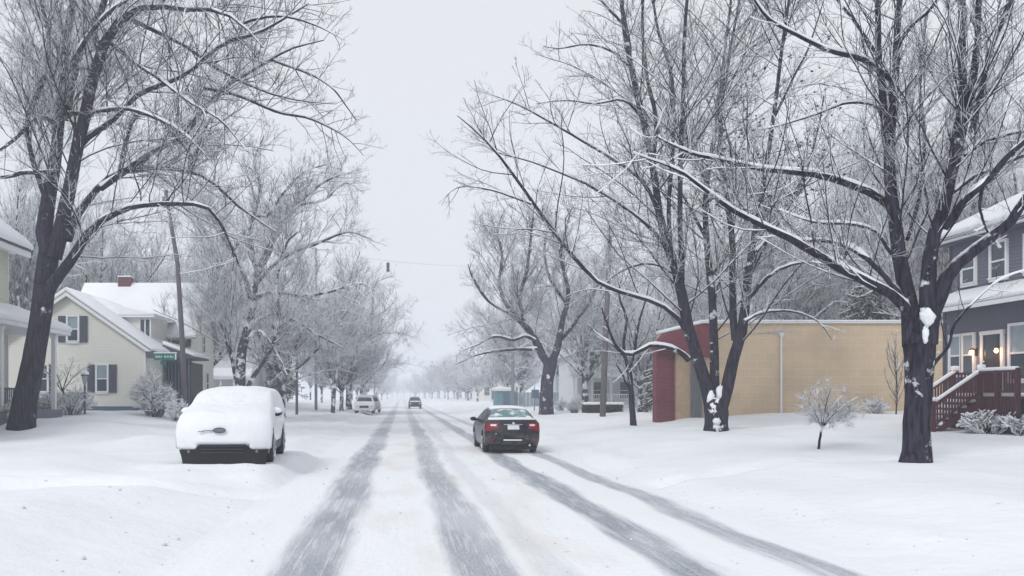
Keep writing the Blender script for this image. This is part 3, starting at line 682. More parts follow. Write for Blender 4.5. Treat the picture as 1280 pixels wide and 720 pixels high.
# ------------------------------------------------------------------ beige house with cross wing, left
def beige_house():
    gb = .9; Y0 = 45.0; xl, xr_, xm = -22.5, -13.75, -17.85; ze, zp = 4.45, 7.3
    r = thing('house', (-18, 50, gb), 'beige clapboard house with front gable, navy shutters and red brick chimney', 'house')
    wl = MB()
    clapboard(wl, [(xl+.6, Y0, gb+.35), (xr_, Y0, gb+.35), (xr_, Y0, ze), (xm, Y0, zp), (xl+.6, Y0, ze)], (0, -1, 0), .15, .022)
    clapboard(wl, [(xr_, Y0, gb+.35), (xr_, 52, gb+.35), (xr_, 52, ze), (xr_, Y0, ze)], (1, 0, 0), .15, .022)
    wl.prism([(xl+.6, Y0+.003, gb-.4), (xr_-.003, Y0+.003, gb-.4), (xr_-.003, Y0+.003, ze-.01), (xm, Y0+.003, zp-.01), (xl+.6, Y0+.003, ze-.01)], (0, 10, 0))
    # cross wing
    Y1, Y2 = 52.0, 58.0; wr = -13.0; wz, wp = 5.55, 8.9; ym = (Y1+Y2)/2
    clapboard(wl, [(-20.6, Y1, gb), (wr, Y1, gb), (wr, Y1, wz), (-20.6, Y1, wz)], (0, -1, 0), .15, .022)
    clapboard(wl, [(wr, Y1, gb), (wr, Y2, gb), (wr, Y2, wz), (wr, ym, wp), (wr, Y1, wz)], (1, 0, 0), .15, .022)
    wl.prism([(wr-.003, Y1+.003, gb-.4), (wr-.003, Y2, gb-.4), (wr-.003, Y2, wz), (wr-.003, ym, wp-.01), (wr-.003, Y1+.003, wz)], (-7.6, 0, 0))
    wl.obj('wall', M['beige'], r)
    fd = MB(); fd.box(xl+.55, xr_+.04, Y0-.05, Y0+.2, gb-.5, gb+.345); fd.obj('foundation', M['found'], r)
    tr = MB(); tr.box(xr_-.06, xr_+.05, Y0-.05, Y0+.0, gb+.35, ze); tr.obj('corner_board', M['white'], r); tr = MB()
    sl = (zp-ze)/(xr_-xm)
    for s_, xe in ((1, xr_), (-1, 2*xm-xr_)):
        ex = xe+s_*.42
        tr.prism([(xm, Y0-.32, zp+.02), (ex, Y0-.32, ze-.42*sl+.02), (ex, Y0-.32, ze-.42*sl-.16), (xm, Y0-.32, zp-.17)], (0, .04, 0))
    tr.obj('barge_board', M['white'], r)
    tr = MB(); tr.box(wr+.0, wr+.05, Y1-.05, Y1+.08, gb, wz); tr.obj('corner_board', M['white'], r)
    rf = MB()
    for s_, xe in ((1, xr_), (-1, 2*xm-xr_)):
        ex = xe+s_*.45; z0 = ze-.45*sl
        rf.prism([(xm, Y0-.3, zp), (ex, Y0-.3, z0), (ex, Y0-.3, z0+.08), (xm, Y0-.3, zp+.08)], (0, 9.8, 0))
    rf.prism([(wr+.35, Y1-.4, wz-.24), (wr+.35, ym, wp), (wr+.35, ym, wp+.08), (wr+.35, Y1-.4, wz-.16)], (-8.1, 0, 0))
    rf.prism([(wr+.35, Y2+.4, wz-.24), (wr+.35, ym, wp), (wr+.35, ym, wp+.08), (wr+.35, Y2+.4, wz-.16)], (-8.1, 0, 0))
    rf.obj('roof', M['roofgrey'], r)
    sn = MB()
    for s_, xe in ((1, xr_), (-1, 2*xm-xr_)):
        ex = xe+s_*.5; z0 = ze-.5*sl+.085
        sn.prism([(xm, Y0-.33, zp+.085), (ex, Y0-.33, z0), (ex-s_*.02, Y0-.33, z0+.17), (xm, Y0-.33, zp+.33)], (0, 9.8, 0))
    sn.prism([(wr+.38, Y1-.45, wz-.18), (wr+.38, Y1-.45, wz+.02), (wr+.38, ym, wp+.34), (wr+.38, ym, wp+.085)], (-8.15, 0, 0))
    sn.prism([(wr+.38, Y2+.45, wz-.18), (wr+.38, Y2+.45, wz+.02), (wr+.38, ym, wp+.34), (wr+.38, ym, wp+.085)], (-8.15, 0, 0))
    sn.obj('roof_snow', M['snow'], r, bevel=.05, smooth=True)
    # gutter end box, dark, at the eave corner
    q = MB(); q.box(xr_+.2, xr_+.62, Y0-.36, Y0+.3, ze-.62, ze-.28); q.obj('gutter_end', M['shutter'], r)
    # windows in the gable
    x_ = lambda px, Y=Y0: (px-CX)/F*Y
    z_ = lambda py, Y=Y0: CH+(CY-py)/F*Y
    window(r, (x_(91.5), Y0-.022, z_(427)), (1, 0, 0), (0, -1, 0), .52, 1.33, fw=.1, bars=1, shutters=.40, curtain=1)
    window(r, (x_(128), Y0-.022, z_(490)), (1, 0, 0), (0, -1, 0), .52, 1.42, fw=.1, bars=1, shutters=.40, curtain=1)
    q = MB(); q.box(x_(62), x_(62)+.14, Y0-.09, Y0-.022, z_(492), z_(455)); q.obj('shutter', M['shutter'], r)
    window(r, (x_(53.5), Y0-.022, z_(490)), (1, 0, 0), (0, -1, 0), .5, 1.42, fw=.1, bars=1)
    # dormer wall with its own flat snowy roof
    Yd = 48.2; dx0, dx1 = x_(138, Yd), x_(187, Yd); dz1 = z_(397, Yd)
    dm = MB(); clapboard(dm, [(dx0, Yd, 3.9), (dx1, Yd, 3.9), (dx1, Yd, dz1), (dx0, Yd, dz1)], (0, -1, 0), .15, .022)
    dm.box(dx0, dx1-.003, Yd+.003, 52, 3.6, dz1-.003); dmo = dm.obj('dormer', M['beige'], r)
    q = MB(); q.box(dx0-.2, dx1+.35, Yd-.3, 52.0, dz1, dz1+.1); q.obj('dormer_fascia', M['white'], dmo)
    q = MB(); q.prism([(dx0-.9, Yd-.33, dz1+.1), (dx1+.38, Yd-.33, dz1+.1), (dx1+.34, Yd-.33, dz1+.24), (dx1-.2, Yd-.33, dz1+.34), (dx0+.3, Yd-.33, dz1+.75), (dx0-.9, Yd-.33, dz1+1.2)], (0, 4.6, 0))
    q.obj('dormer_snow', M['snow'], dmo, bevel=.05, smooth=True)
    for a in (178.5, 185):
        q = MB(); q.box(x_(a, Yd)-.11, x_(a, Yd)+.11, Yd-.07, Yd-.022, z_(425, Yd), z_(400, Yd)); q.obj('dormer_window', M['glass'], dmo)
    q = MB()
    for a in (175.2, 181.8, 188.3): q.box(x_(a, Yd)-.035, x_(a, Yd)+.035, Yd-.09, Yd-.02, z_(426.5, Yd), z_(398.5, Yd))
    q.obj('dormer_window_frame', M['white'], dmo)
    # windows of the wing
    window(r, (x_(221.5, Y1), Y1-.022, z_(432.5, Y1)), (1, 0, 0), (0, -1, 0), .62, .78, fw=.09, bars=1, shutters=.42)
    for yk in (53.9, 56.0):
        window(r, (wr+.022, yk, 1.95), (0, 1, 0), (1, 0, 0), .62, 1.35, frame='white', fw=.09)
    window(r, (wr+.022, 55, 4.6), (0, 1, 0), (1, 0, 0), .6, 1.1, frame='white', fw=.09)
    # porch in the corner between gable and wing
    px0, px1, py0 = xr_+.05, x_(238, 48.5), 48.5
    q = MB(); q.box(px0, px1, py0, Y1-.03, gb-.3, gb+.35); q.obj('porch_floor', M['found'], r)
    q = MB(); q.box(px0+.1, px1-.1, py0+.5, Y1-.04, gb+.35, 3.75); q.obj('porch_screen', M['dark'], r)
    q = MB()
    for k in range(8): xx = px0+.05+(px1-px0-.15)*k/7; q.box(xx-.04, xx+.04, py0+.02, py0+.1, gb+.35, 3.75)
    q.box(px0, px1, py0+.02, py0+.12, 3.755, 3.95); q.box(px0+.1, px1-.1, py0+.03, py0+.08, gb+1.15, gb+1.22)
    q.obj('porch_post', M['found'], r)
    q = MB(); q.prism([(px0-.02, py0-.3, 3.96), (px1+.3, py0-.3, 3.96), (px1+.3, py0-.3, 4.05), (px0-.02, py0-.3, 4.75)], (0, 3.7, 0)); q.obj('porch_roof', M['shutter'], r)
    q = MB(); q.prism([(px0-.02, py0-.33, 4.76), (px1+.33, py0-.33, 4.055), (px1+.33, py0-.33, 4.2), (px0-.02, py0-.33, 4.98)], (0, 3.75, 0)); q.obj('porch_snow', M['snow'], r, bevel=.05, smooth=True)
    xc = x_(157, ym)
    q = MB(); q.box(xc-.4, xc+.4, ym-.3, ym+.3, wp-.8, z_(347, ym)); c = q.obj('chimney', M['chimney'], r)
    q = MB(); q.box(xc-.45, xc+.45, ym-.35, ym+.35, z_(347, ym), z_(347, ym)+.08); q.obj('chimney_snow', M['snow'], c, bevel=.03)
beige_house()

# ------------------------------------------------------------------ olive house at the left frame edge
def olive_house():
    gb = .75; r = thing('house', (-21, 34, gb), 'olive green clapboard house at the left edge with snow-laden eaves and a porch', 'house')
    X = -17.85; y0, y1 = 24, 38.0
    wl = MB(); clapboard(wl, [(X, y0, gb-.3), (X, y1, gb-.3), (X, y1, 8.3), (X, y0, 8.3)], (1, 0, 0), .15, .022)
    wl.box(-26, X-.003, y0, y1-.003, gb-.4, 8.3); wl.obj('wall', M['green'], r)
    t_ = MB(); t_.box(X-.1, X+.05, y1-.01, y1+.05, gb, 8.3); t_.box(X+.75, X+.87, y0, y1+.5, 8.12, 8.36); t_.box(X, X+.85, y0, y1+.45, 8.3, 8.36)
    for yy in (31.5, 34.8): t_.box(X+.022, X+.06, yy-.6, yy+.6, 1.6, 3.6)
    t_.obj('trim', M['white'], r)
    rf = MB(); rf.prism([(X+.9, y0, 8.37), (X+.9, y0, 8.45), (-22, y0, 12.2), (-22, y0, 12.1)], (0, y1+.5-y0, 0)); rf.obj('roof', M['shutter'], r)
    sn = MB(); sn.prism([(X+.95, y0, 8.45), (X+.97, y0, 8.68), (X+.6, y0, 9.05), (-22, y0, 12.6), (-22, y0, 12.21)], (0, y1+.65-y0, 0)); sn.obj('roof_snow', M['snow'], r, bevel=.08, smooth=True)
    # porch
    px_ = -15.35; pz = 4.55
    q = MB(); q.box(X, px_, y0, y1-.0, gb-.3, gb+.45); q.obj('porch_floor', M['grey'], r)
    for yk in (29.0, 32.6, 35.3, 37.6):
        q = MB(); q.box(px_-.3, px_-.12, yk-.1, yk+.08, gb+.45, pz); q.box(px_-.34, px_-.08, yk-.14, yk+.12, pz-.15, pz-.02); q.obj('porch_post', M['white'], r)
    q = MB()
    for a, b in ((29.0, 32.6), (32.6, 35.3)):
        q.box(px_-.25, px_-.18, a, b, gb+1.3, gb+1.38); q.box(px_-.24, px_-.19, a, b, gb+.6, gb+.66)
        for k in range(int((b-a)/.16)): q.box(px_-.235, px_-.195, a+.1+k*.16, a+.14+k*.16, gb+.66, gb+1.3)
    q.obj('porch_railing', M['shutter'], r)
    q = MB(); q.box(X, px_+.25, y0, y1+.35, pz, pz+.16); q.obj('porch_beam', M['white'], r)
    q = MB(); q.prism([(px_+.3, y0, pz+.165), (px_+.3, y0, pz+.36), (px_+.0, y0, pz+.55), (X, y0, pz+1.45), (X, y0, pz+.165)], (0, y1+.45-y0, 0)); q.obj('porch_snow', M['snow'], r, bevel=.07, smooth=True)
    q = MB(); q.box(X+.025, X+.07, 35.9, 36.9, gb+.45, 3.4); q.obj('door', M['shutter'], r)
    window(r, (X+.022, 33.2, 2.1), (0, 1, 0), (1, 0, 0), 1.0, 1.7)
olive_house()

# ------------------------------------------------------------------ far houses on the right side of the street
def far_house(name, org, wx, dy, hz_, roofh, wm, label, ridge_x=True, wins=(), porch=None, snow=.35):
    x, y, z = org; r = thing(name, org, label, 'house')
    q = MB()
    if ridge_x: prof = [(x-wx/2, y, z-.5), (x-wx/2, y+dy, z-.5), (x-wx/2, y+dy, z+hz_), (x-wx/2, y+dy/2, z+hz_+roofh), (x-wx/2, y, z+hz_)]; q.prism(prof, (wx, 0, 0))
    else: prof = [(x-wx/2, y, z-.5), (x+wx/2, y, z-.5), (x+wx/2, y, z+hz_), (x, y, z+hz_+roofh), (x-wx/2, y, z+hz_)]; q.prism(prof, (0, dy, 0))
    q.obj('wall', M[wm], r)
    for k, (nm, mt, o0, th) in enumerate((('roof', 'shutter', .0, .1), ('roof_snow', 'snow', .1, snow))):
        q = MB(); e = .4
        if ridge_x:
            s = roofh/(dy/2)
            for a, b in ((y-e, y+dy/2), (y+dy+e, y+dy/2)):
                z0 = z+hz_-e*s+o0+.01; z1 = z+hz_+roofh+o0+.01
                q.prism([(x-wx/2-.3, a, z0), (x-wx/2-.3, b, z1), (x-wx/2-.3, b, z1+th), (x-wx/2-.3, a, z0+th)], (wx+.6, 0, 0))
        else:
            s = roofh/(wx/2)
            for a, b in ((x-wx/2-e, x), (x+wx/2+e, x)):
                z0 = z+hz_-e*s+o0+.01; z1 = z+hz_+roofh+o0+.01
                q.prism([(a, y-.35, z0), (b, y-.35, z1), (b, y-.35, z1+th), (a, y-.35, z0+th)], (0, dy+.7, 0))
        q.obj(nm, M[mt], r)
    for (ux, uz, uw, uh) in wins:
        window(r, (x+ux, y-.003, z+uz), (1, 0, 0), (0, -1, 0), uw, uh, fw=.12)
    if porch:
        a, b, d, ph = porch
        q = MB(); q.box(x+a, x+b, y-d, y-.01, z-.3, z+.5); q.obj('porch_floor', M['offwhite'], r)
        n_ = max(3, int((b-a)/1.5)+1)
        for k in range(n_):
            xx = x+a+.1+(b-a-.2)*k/(n_-1); q = MB(); q.box(xx-.09, xx+.09, y-d+.05, y-d+.23, z+.5, z+ph); q.obj('porch_post', M['white'], r)
        q = MB(); q.box(x+a-.2, x+b+.2, y-d-.2, y-.01, z+ph, z+ph+.22); q.obj('porch_roof', M['white'], r)
        q = MB(); q.prism([(x+a-.25, y-d-.25, z+ph+.22), (x+a-.25, y-d-.25, z+ph+.4), (x+a-.25, y-.01, z+ph+1.3), (x+a-.25, y-.01, z+ph+.22)], (b-a+.5, 0, 0)); q.obj('porch_snow', M['snow'], r)
        q = MB()
        for k in range(int((b-a)/.2)): q.box(x+a+.1+k*.2, x+a+.16+k*.2, y-d+.1, y-d+.14, z+.5, z+1.35)
        q.box(x+a, x+b, y-d+.08, y-d+.16, z+1.35, z+1.43); q.obj('porch_railing', M['white'], r)
    return r
far_house('house', (19.0, 76, .55), 6.2, 9, 5.2, 2.6, 'offwhite', 'white house with teal tinted columned porch behind the dark tree trunk', False,
          [(-1.6, 3.9, .8, 1.3), (1.4, 3.9, .8, 1.3), (1.2, 1.0, .9, 1.5), (-1.2, 1.0, .9, 1.5)], (-3.9, 1.2, 2.0, 2.9))
far_house('house', (26.5, 70, .6), 6.5, 10, 5.4, 2.4, 'offwhite', 'narrow white house beside the red shop front, half hidden by branches', False,
          [(-2.2, 3.9, .8, 1.3), (-2.2, 1.1, .8, 1.4), (-.4, 3.9, .8, 1.3), (-.4, 1.1, .8, 1.4)])
far_house('house', (22.5, 190, .5), 11, 10, 8.5, 3.4, 'beige', 'pale beige house far down the street behind the teal shed', True,
          [(-3.2, 5.2, 1.2, 2), (.2, 5.2, 1.2, 2), (3.4, 5.2, 1.2, 2), (-3.2, 1.4, 1.2, 2), (3.2, 1.4, 1.2, 2)])
far_house('house', (20.5, 98, .5), 5.0, 8, 4.4, 3.2, 'offwhite', 'small white gabled house between the teal shed and dark trunk', False,
          [(-1.2, 1.1, .8, 1.3), (1.2, 1.1, .8, 1.3)])
far_house('house', (-19.5, 92, .8), 7, 9, 5.2, 2.6, 'offwhite', 'pale blue grey house seen through the trees behind the thin pole', False,
          [(1.5, 3.6, .9, 1.3), (1.5, 1.1, .9, 1.4)], (-3, 3, 1.6, 2.8))
far_house('house', (-30, 66, .9), 8, 9, 6, 3, 'offwhite', 'pale house tucked behind the beige house, mostly snow-covered roof', True, [(2, 3.8, .9, 1.4)])
sh = thing('shed', (11.5, 92, .45), 'small teal shed with a snowy flat roof beside the far pole', 'shed')
q = MB(); q.box(10.2, 12.1, 91, 93.5, .2, 2.35); q.obj('wall', M['teal'], sh)
q = MB(); q.box(11.0, 11.7, 90.94, 90.99, .4, 2.1); q.obj('door', M['found'], sh)
q = MB(); q.box(10.05, 12.3, 90.8, 93.7, 2.35, 2.45); q.obj('roof', M['white'], sh)
q = MB(); q.box(10.0, 12.35, 90.75, 93.75, 2.45, 2.75); q.obj('roof_snow', M['snow'], sh, bevel=.08)
fe = thing('fence', (14.5, 92, .4), 'low pale teal board fence beside the teal shed', 'fence')
for k in range(12): q = MB(); q.box(12.4+k*.42, 12.78+k*.42, 92, 92.04, .2, 2.2); q.obj('board', M['curtain'], fe)
for k in range(3): q = MB(); q.box(12.3+k*2.5, 12.42+k*2.5, 92.045, 92.17, .2, 2.3); q.obj('post', M['metal'], fe)

# ------------------------------------------------------------------ vehicles
def solid_car(prof, hw, xcuts=(0, .45, .75, .9, .97, 1), zc=(), yc=(), round_=.35):
    """side outline (y,z) swept across the width, then shaped by half-width hw(z,y); returns a bmesh"""
    bm = bmesh.new()
    vs = [bm.verts.new((-1, y, z)) for y, z in prof]; f = bm.faces.new(vs)
    e = bmesh.ops.extrude_face_region(bm, geom=[f]); bmesh.ops.translate(bm, verts=[v for v in e['geom'] if isinstance(v, bmesh.types.BMVert)], vec=(2, 0, 0))
    bmesh.ops.recalc_face_normals(bm, faces=bm.faces)
    def cut(co, no): bmesh.ops.bisect_plane(bm, geom=bm.verts[:]+bm.edges[:]+bm.faces[:], plane_co=co, plane_no=no)
    for x in xcuts[1:-1]: cut((x, 0, 0), (1, 0, 0)); cut((-x, 0, 0), (1, 0, 0))
    cut((0, 0, 0), (1, 0, 0))
    for z in zc: cut((0, 0, z), (0, 0, 1))
    for y in yc: cut((0, y, 0), (0, 1, 0))
    for v in bm.verts: v.co = Vector(warp(v.co, hw, prof, round_))
    return bm
def warp(c, hw, prof, rnd):
    x, y, z = c; ymin = min(p[0] for p in prof); ymax = max(p[0] for p in prof)
    a = abs(x)**3
    k0 = max(0, 1-(y-ymin)/1.1); k1 = max(0, 1-(ymax-y)/1.1)
    y2 = y+a*rnd*k0-a*rnd*k1
    z2 = z-.05*a*max(0, min(1, (z-.9)/.5))
    return (x*hw(z, y), y2, z2)
def bm_obj(bm, name, m, parent, xf, bevel=0, cutters=None, smooth=True):
    me = bpy.data.meshes.new(name); bm.to_mesh(me); bm.free()
    if cutters or bevel:
        tmp = bpy.data.objects.new('tmp', me); COL.objects.link(tmp)
        extra = []
        if bevel:
            md = tmp.modifiers.new('b', 'BEVEL'); md.width = bevel; md.segments = 3; md.limit_method = 'ANGLE'; md.angle_limit = R_(28)
        for (yc, zc, rr) in cutters or []:
            c = MB(); c.tube([(-2, yc, zc), (2, yc, zc)], rr, 28)
            cm = bpy.data.meshes.new('c'); cm.from_pydata(c.v, [], c.f); b2 = bmesh.new(); b2.from_mesh(cm); bmesh.ops.recalc_face_normals(b2, faces=b2.faces); b2.to_mesh(cm); b2.free()
            co = bpy.data.objects.new('c', cm); COL.objects.link(co); extra.append(co)
            md = tmp.modifiers.new('x', 'BOOLEAN'); md.operation = 'DIFFERENCE'; md.object = co; md.solver = 'EXACT'
        dg = bpy.context.evaluated_depsgraph_get()
        me2 = bpy.data.meshes.new_from_object(tmp.evaluated_get(dg), depsgraph=dg); me2.name = name
        for o_ in [tmp]+extra: bpy.data.objects.remove(o_)
        me = me2; me.materials.clear()
    if smooth:
        me.polygons.foreach_set('use_smooth', [True]*len(me.polygons)); me.set_sharp_from_angle(angle=R_(35))
    me.transform(xf)
    return link(name, me, m, parent)
def patch(hw, prof, rnd, fn, nu, nv, off, th=.012):
    """thin solid laid on the car skin: fn(u,v) -> (x in -1..1, y, z) on the unwarped skin"""
    def pt(u, v): return np.array(warp(fn(u, v), hw, prof, rnd))
    G = np.array([[pt(i/nu, j/nv) for i in range(nu+1)] for j in range(nv+1)])
    du = np.gradient(G, axis=1); dv = np.gradient(G, axis=0); N = unit(np.cross(du, dv))
    c = np.array([0, (min(p[0] for p in prof)+max(p[0] for p in prof))/2, .7])
    if ((G-c)*N).sum() < 0: N = -N
    A = G+N*off; B = G-N*th
    mb = MB(); n1 = nu+1
    vs = list(A.reshape(-1, 3))+list(B.reshape(-1, 3)); K = n1*(nv+1); fs = []
    for j in range(nv):
        for i in range(nu):
            a = j*n1+i; fs += [(a, a+1, a+n1+1, a+n1), (K+a, K+a+n1, K+a+n1+1, K+a+1)]
    bd = [i for i in range(n1)]+[j*n1+nu for j in range(1, nv+1)]+[nv*n1+i for i in range(nu-1, -1, -1)]+[j*n1 for j in range(nv-1, 0, -1)]
    for k in range(len(bd)):
        a, b = bd[k], bd[(k+1) % len(bd)]; fs.append((a, b, K+b, K+a))
    mb.add(vs, fs); return mb
def mb_obj(mb, name, m, parent, xf, bevel=0, smooth=False, seg=2):
    """car-space builder -> part"""
    me = bpy.data.meshes.new(name); me.from_pydata(mb.v, [], mb.f); bm = bmesh.new(); bm.from_mesh(me)
    bmesh.ops.recalc_face_normals(bm, faces=bm.faces)
    if bevel: bmesh.ops.bevel(bm, geom=[e for e in bm.edges if len(e.link_faces) == 2 and e.calc_face_angle(0) > .5], offset=bevel, segments=seg, profile=.5, affect='EDGES', clamp_overlap=True)
    bm.to_mesh(me); bm.free()
    if smooth: me.polygons.foreach_set('use_smooth', [True]*len(me.polygons)); me.set_sharp_from_angle(angle=R_(50))
    me.transform(xf); return link(name, me, m, parent)
def wheel(parent, xf, x, y, rr, wd, side, snow=True):
    t = MB(); x0, x1 = x-wd/2, x+wd/2
    t.tube([(x0, y, rr), (x0+.02, y, rr), (x0+.05, y, rr), (x1-.05, y, rr), (x1-.02, y, rr), (x1, y, rr)], [rr*.66, rr*.93, rr, rr, rr*.93, rr*.66], 26)
    wo = mb_obj(t, 'wheel', M['tyre'], parent, xf, smooth=True)
    xo = x1 if side > 0 else x0; s = side
    r_ = MB(); r_.tube([(xo+s*.004, y, rr), (xo+s*.012, y, rr)], [rr*.64, rr*.6], 24)
    for k in range(5):
        a = 2*math.pi*k/5
        c, q_ = math.cos(a), math.sin(a)
        r_.prism([(xo+s*.013, y+c*.05-q_*.035, rr+q_*.05+c*.035), (xo+s*.013, y+c*.05+q_*.035, rr+q_*.05-c*.035),
                  (xo+s*.013, y+c*rr*.6+q_*.03, rr+q_*rr*.6-c*.03), (xo+s*.013, y+c*rr*.6-q_*.03, rr+q_*rr*.6+c*.03)], (s*.02, 0, 0))
    mb_obj(r_, 'rim', M['rim'], wo, xf)
    if snow:
        q = MB(); q.ball((xo+s*.02, y, rr-.12), rr*.42, (.12, 1, .7)); mb_obj(q, 'wheel_snow', M['snow'], wo, xf, smooth=True)
    return wo

# ---- dark sedan driving away. car space: rear at y=0, nose at y=4.6
def sedan():
    loc = (3.50, 26.2, -.012)
    r = thing('car', loc, 'dark sedan driving away in the right lane with snow on its roof', 'car')
    xf = Matrix.Identity(4)
    prof = [(.16, .30), (.02, .42), (-.02, .62), (.03, .80), (.08, .98), (.20, 1.06), (.42, 1.085), (.62, 1.10), (.95, 1.24), (1.32, 1.385), (1.65, 1.435), (2.15, 1.445), (2.6, 1.40), (3.05, 1.20), (3.45, 1.00), (4.0, .90), (4.45, .78), (4.62, .58), (4.6, .38), (4.45, .24), (3.0, .2), (1.0, .2), (.4, .22)]
    def hw(z, y):
        return float(np.interp(z, [.15, .3, .5, .75, .98, 1.06, 1.25, 1.45], [.80, .855, .872, .872, .845, .80, .71, .60]))
    bm = solid_car(prof, hw, zc=(.3, .42, .55, .7, .85, .98, 1.06, 1.15, 1.25, 1.35), yc=(.5, 1, 1.5, 2, 2.5, 3, 3.5, 4, 4.3))
    bm_obj(bm, 'body', M['darkpaint'], r, xf, bevel=.012, cutters=[(1.0, .33, .40), (3.72, .33, .40)])
    zs = [.90, 1.0]
    def prof_pt(zv, seg):   # point on rear outline by height
        (y0, z0), (y1, z1) = seg; t = (zv-z0)/(z1-z0); return y0+(y1-y0)*t, zv
    # rear window
    def rw_(u, v):
        s = v; y = .68+(1.30-.68)*s; z = np.interp(y, [.62, .95, 1.32], [1.10, 1.24, 1.385]); x = (u*2-1)*(.90-.06*s)
        return x, y, z
    gl = mb_obj(patch(hw, prof, .35, rw_, 14, 5, .006), 'rear_window', M['rearglass'], r, xf, smooth=True)
    # side windows both sides
    for s in (-1, 1):
        for (ya, yb, yc_, yd) in ((.98, 1.95, 1.30, 1.93), (2.02, 3.1, 2.0, 2.62)):
            def sw(u, v, ya=ya, yb=yb, yc_=yc_, yd=yd, s=s):
                lo = ya+(yb-ya)*u; hi = yc_+(yd-yc_)*u; return s*1.0, lo+(hi-lo)*v, 1.05+(.30)*v
            mb_obj(patch(hw, prof, .35, sw, 6, 4, .006), 'side_window', M['carglass'], r, xf, smooth=True)
    def rear(x0, x1, z0, z1, off=.01, nu=6, nv=4, shape=None):
        def f(u, v):
            x = x0+(x1-x0)*u; lo, hi = (z0, z1) if shape is None else shape(u)
            z = lo+(hi-lo)*v; y = float(np.interp(z, [.42, .62, .80, .98, 1.06], [.02, -.02, .03, .08, .20])); return x, y, z
        return patch(hw, prof, .35, f, nu, nv, off)
    for s in (-1, 1):
        l = mb_obj(rear(s*.54, s*.985, .76, .975, .02, 8, 4, lambda u: (.78-.10*u, .95+.03*u)), 'tail_light', M['taillight'], r, xf, smooth=True)
        mb_obj(rear(s*.60, s*.80, .86, .92, .03, 4, 2), 'reversing_lens', M['lens'], l, xf, smooth=True)
        def wrap(u, v, s=s): return s*1.0, .02+.38*u, .82-.02*u+(.15)*v
        mb_obj(patch(hw, prof, .35, wrap, 5, 3, .012), 'tail_light_side', M['taillight'], l, xf, smooth=True)
        mb_obj(rear(s*.66, s*.9, .30+.12, .47, .012), 'reflector', M['taillight'], r, xf)
    mb_obj(rear(-.21, .21, .76, .895, .016, 2, 2), 'number_plate', M['plate'], r, xf)
    mb_obj(rear(-.34, .34, .905, .925, .02, 2, 1), 'trunk_trim', M['chrome'], r, xf)
    q = MB(); q.tube([(0, .02, .955), (0, .055, .955)], .045, 14); mb_obj(q, 'badge', M['chrome'], r, xf)
    mb_obj(rear(-.42, .42, .42, .50, .012, 3, 1), 'bumper_insert', M['black'], r, xf)
    q = MB(); q.tube([(.52, .10, .27), (.52, .4, .27)], .035, 10); mb_obj(q, 'exhaust_pipe', M['chrome'], r, xf)
    q = MB(); q.tube([(-.55, .01, .63), (-.55, .03, .63)], .03, 10); mb_obj(q, 'fuel_badge', M['metal'], r, xf)
    for s in (-1, 1):
        for y in (1.0, 3.72): wheel(r, xf, s*.765, y, .33, .21, s)
        q = MB(); q.ball((s*.99, 2.78, 1.03), .1, (1.15, .6, .72)); q.tube([(s*.8, 2.82, 1.0), (s*.95, 2.8, 1.0)], .03, 6); mb_obj(q, 'wing_mirror', M['darkpaint'], r, xf, smooth=True)
        for y in (1.98, 1.0+.5):
            q = MB(); q.box(s*.872-.01, s*.872+.01, y-.09+.3, y+.09+.3, .93, .955); mb_obj(q, 'door_handle', M['darkpaint'], r, xf)
    # snow: roof, trunk lid, bumper ledge, clinging to the sides
    def roof(u, v): 
        y = 1.36+1.2*v; z = float(np.interp(y, [1.32, 1.65, 2.15, 2.6], [1.385, 1.435, 1.445, 1.40])); return (u*2-1)*.93, y, z
    mb_obj(patch(hw, prof, .35, roof, 10, 8, .055), 'roof_snow', M['snow'], r, xf, bevel=.02, smooth=True)
    def lid(u, v):
        y = .24+.40*v; z = float(np.interp(y, [.20, .42, .62, .95], [1.06, 1.085, 1.10, 1.24])); return (u*2-1)*.92, y, z
    mb_obj(patch(hw, prof, .35, lid, 10, 3, .028), 'trunk_snow', M['snow'], r, xf, bevel=.008, smooth=True)
    mb_obj(rear(-.36, .30, .425, .455, .05, 6, 1), 'bumper_snow', M['snow'], r, xf, bevel=.01, smooth=True)
    q = MB(); q.box(-.7, .7, .3, 4.3, .12, .25); mb_obj(q, 'underbody', M['black'], r, xf)
    for ch in r.children_recursive: pass
    return r
def shift_mesh(r, mtx):
    seen = set()
    for o_ in r.children_recursive:
        if o_.type == 'MESH' and o_.data.name not in seen: seen.add(o_.data.name); o_.data.transform(mtx)
s = sedan()
s.location = (3.50, 26.25, -.012); s.rotation_euler = (0, 0, R_(.6))

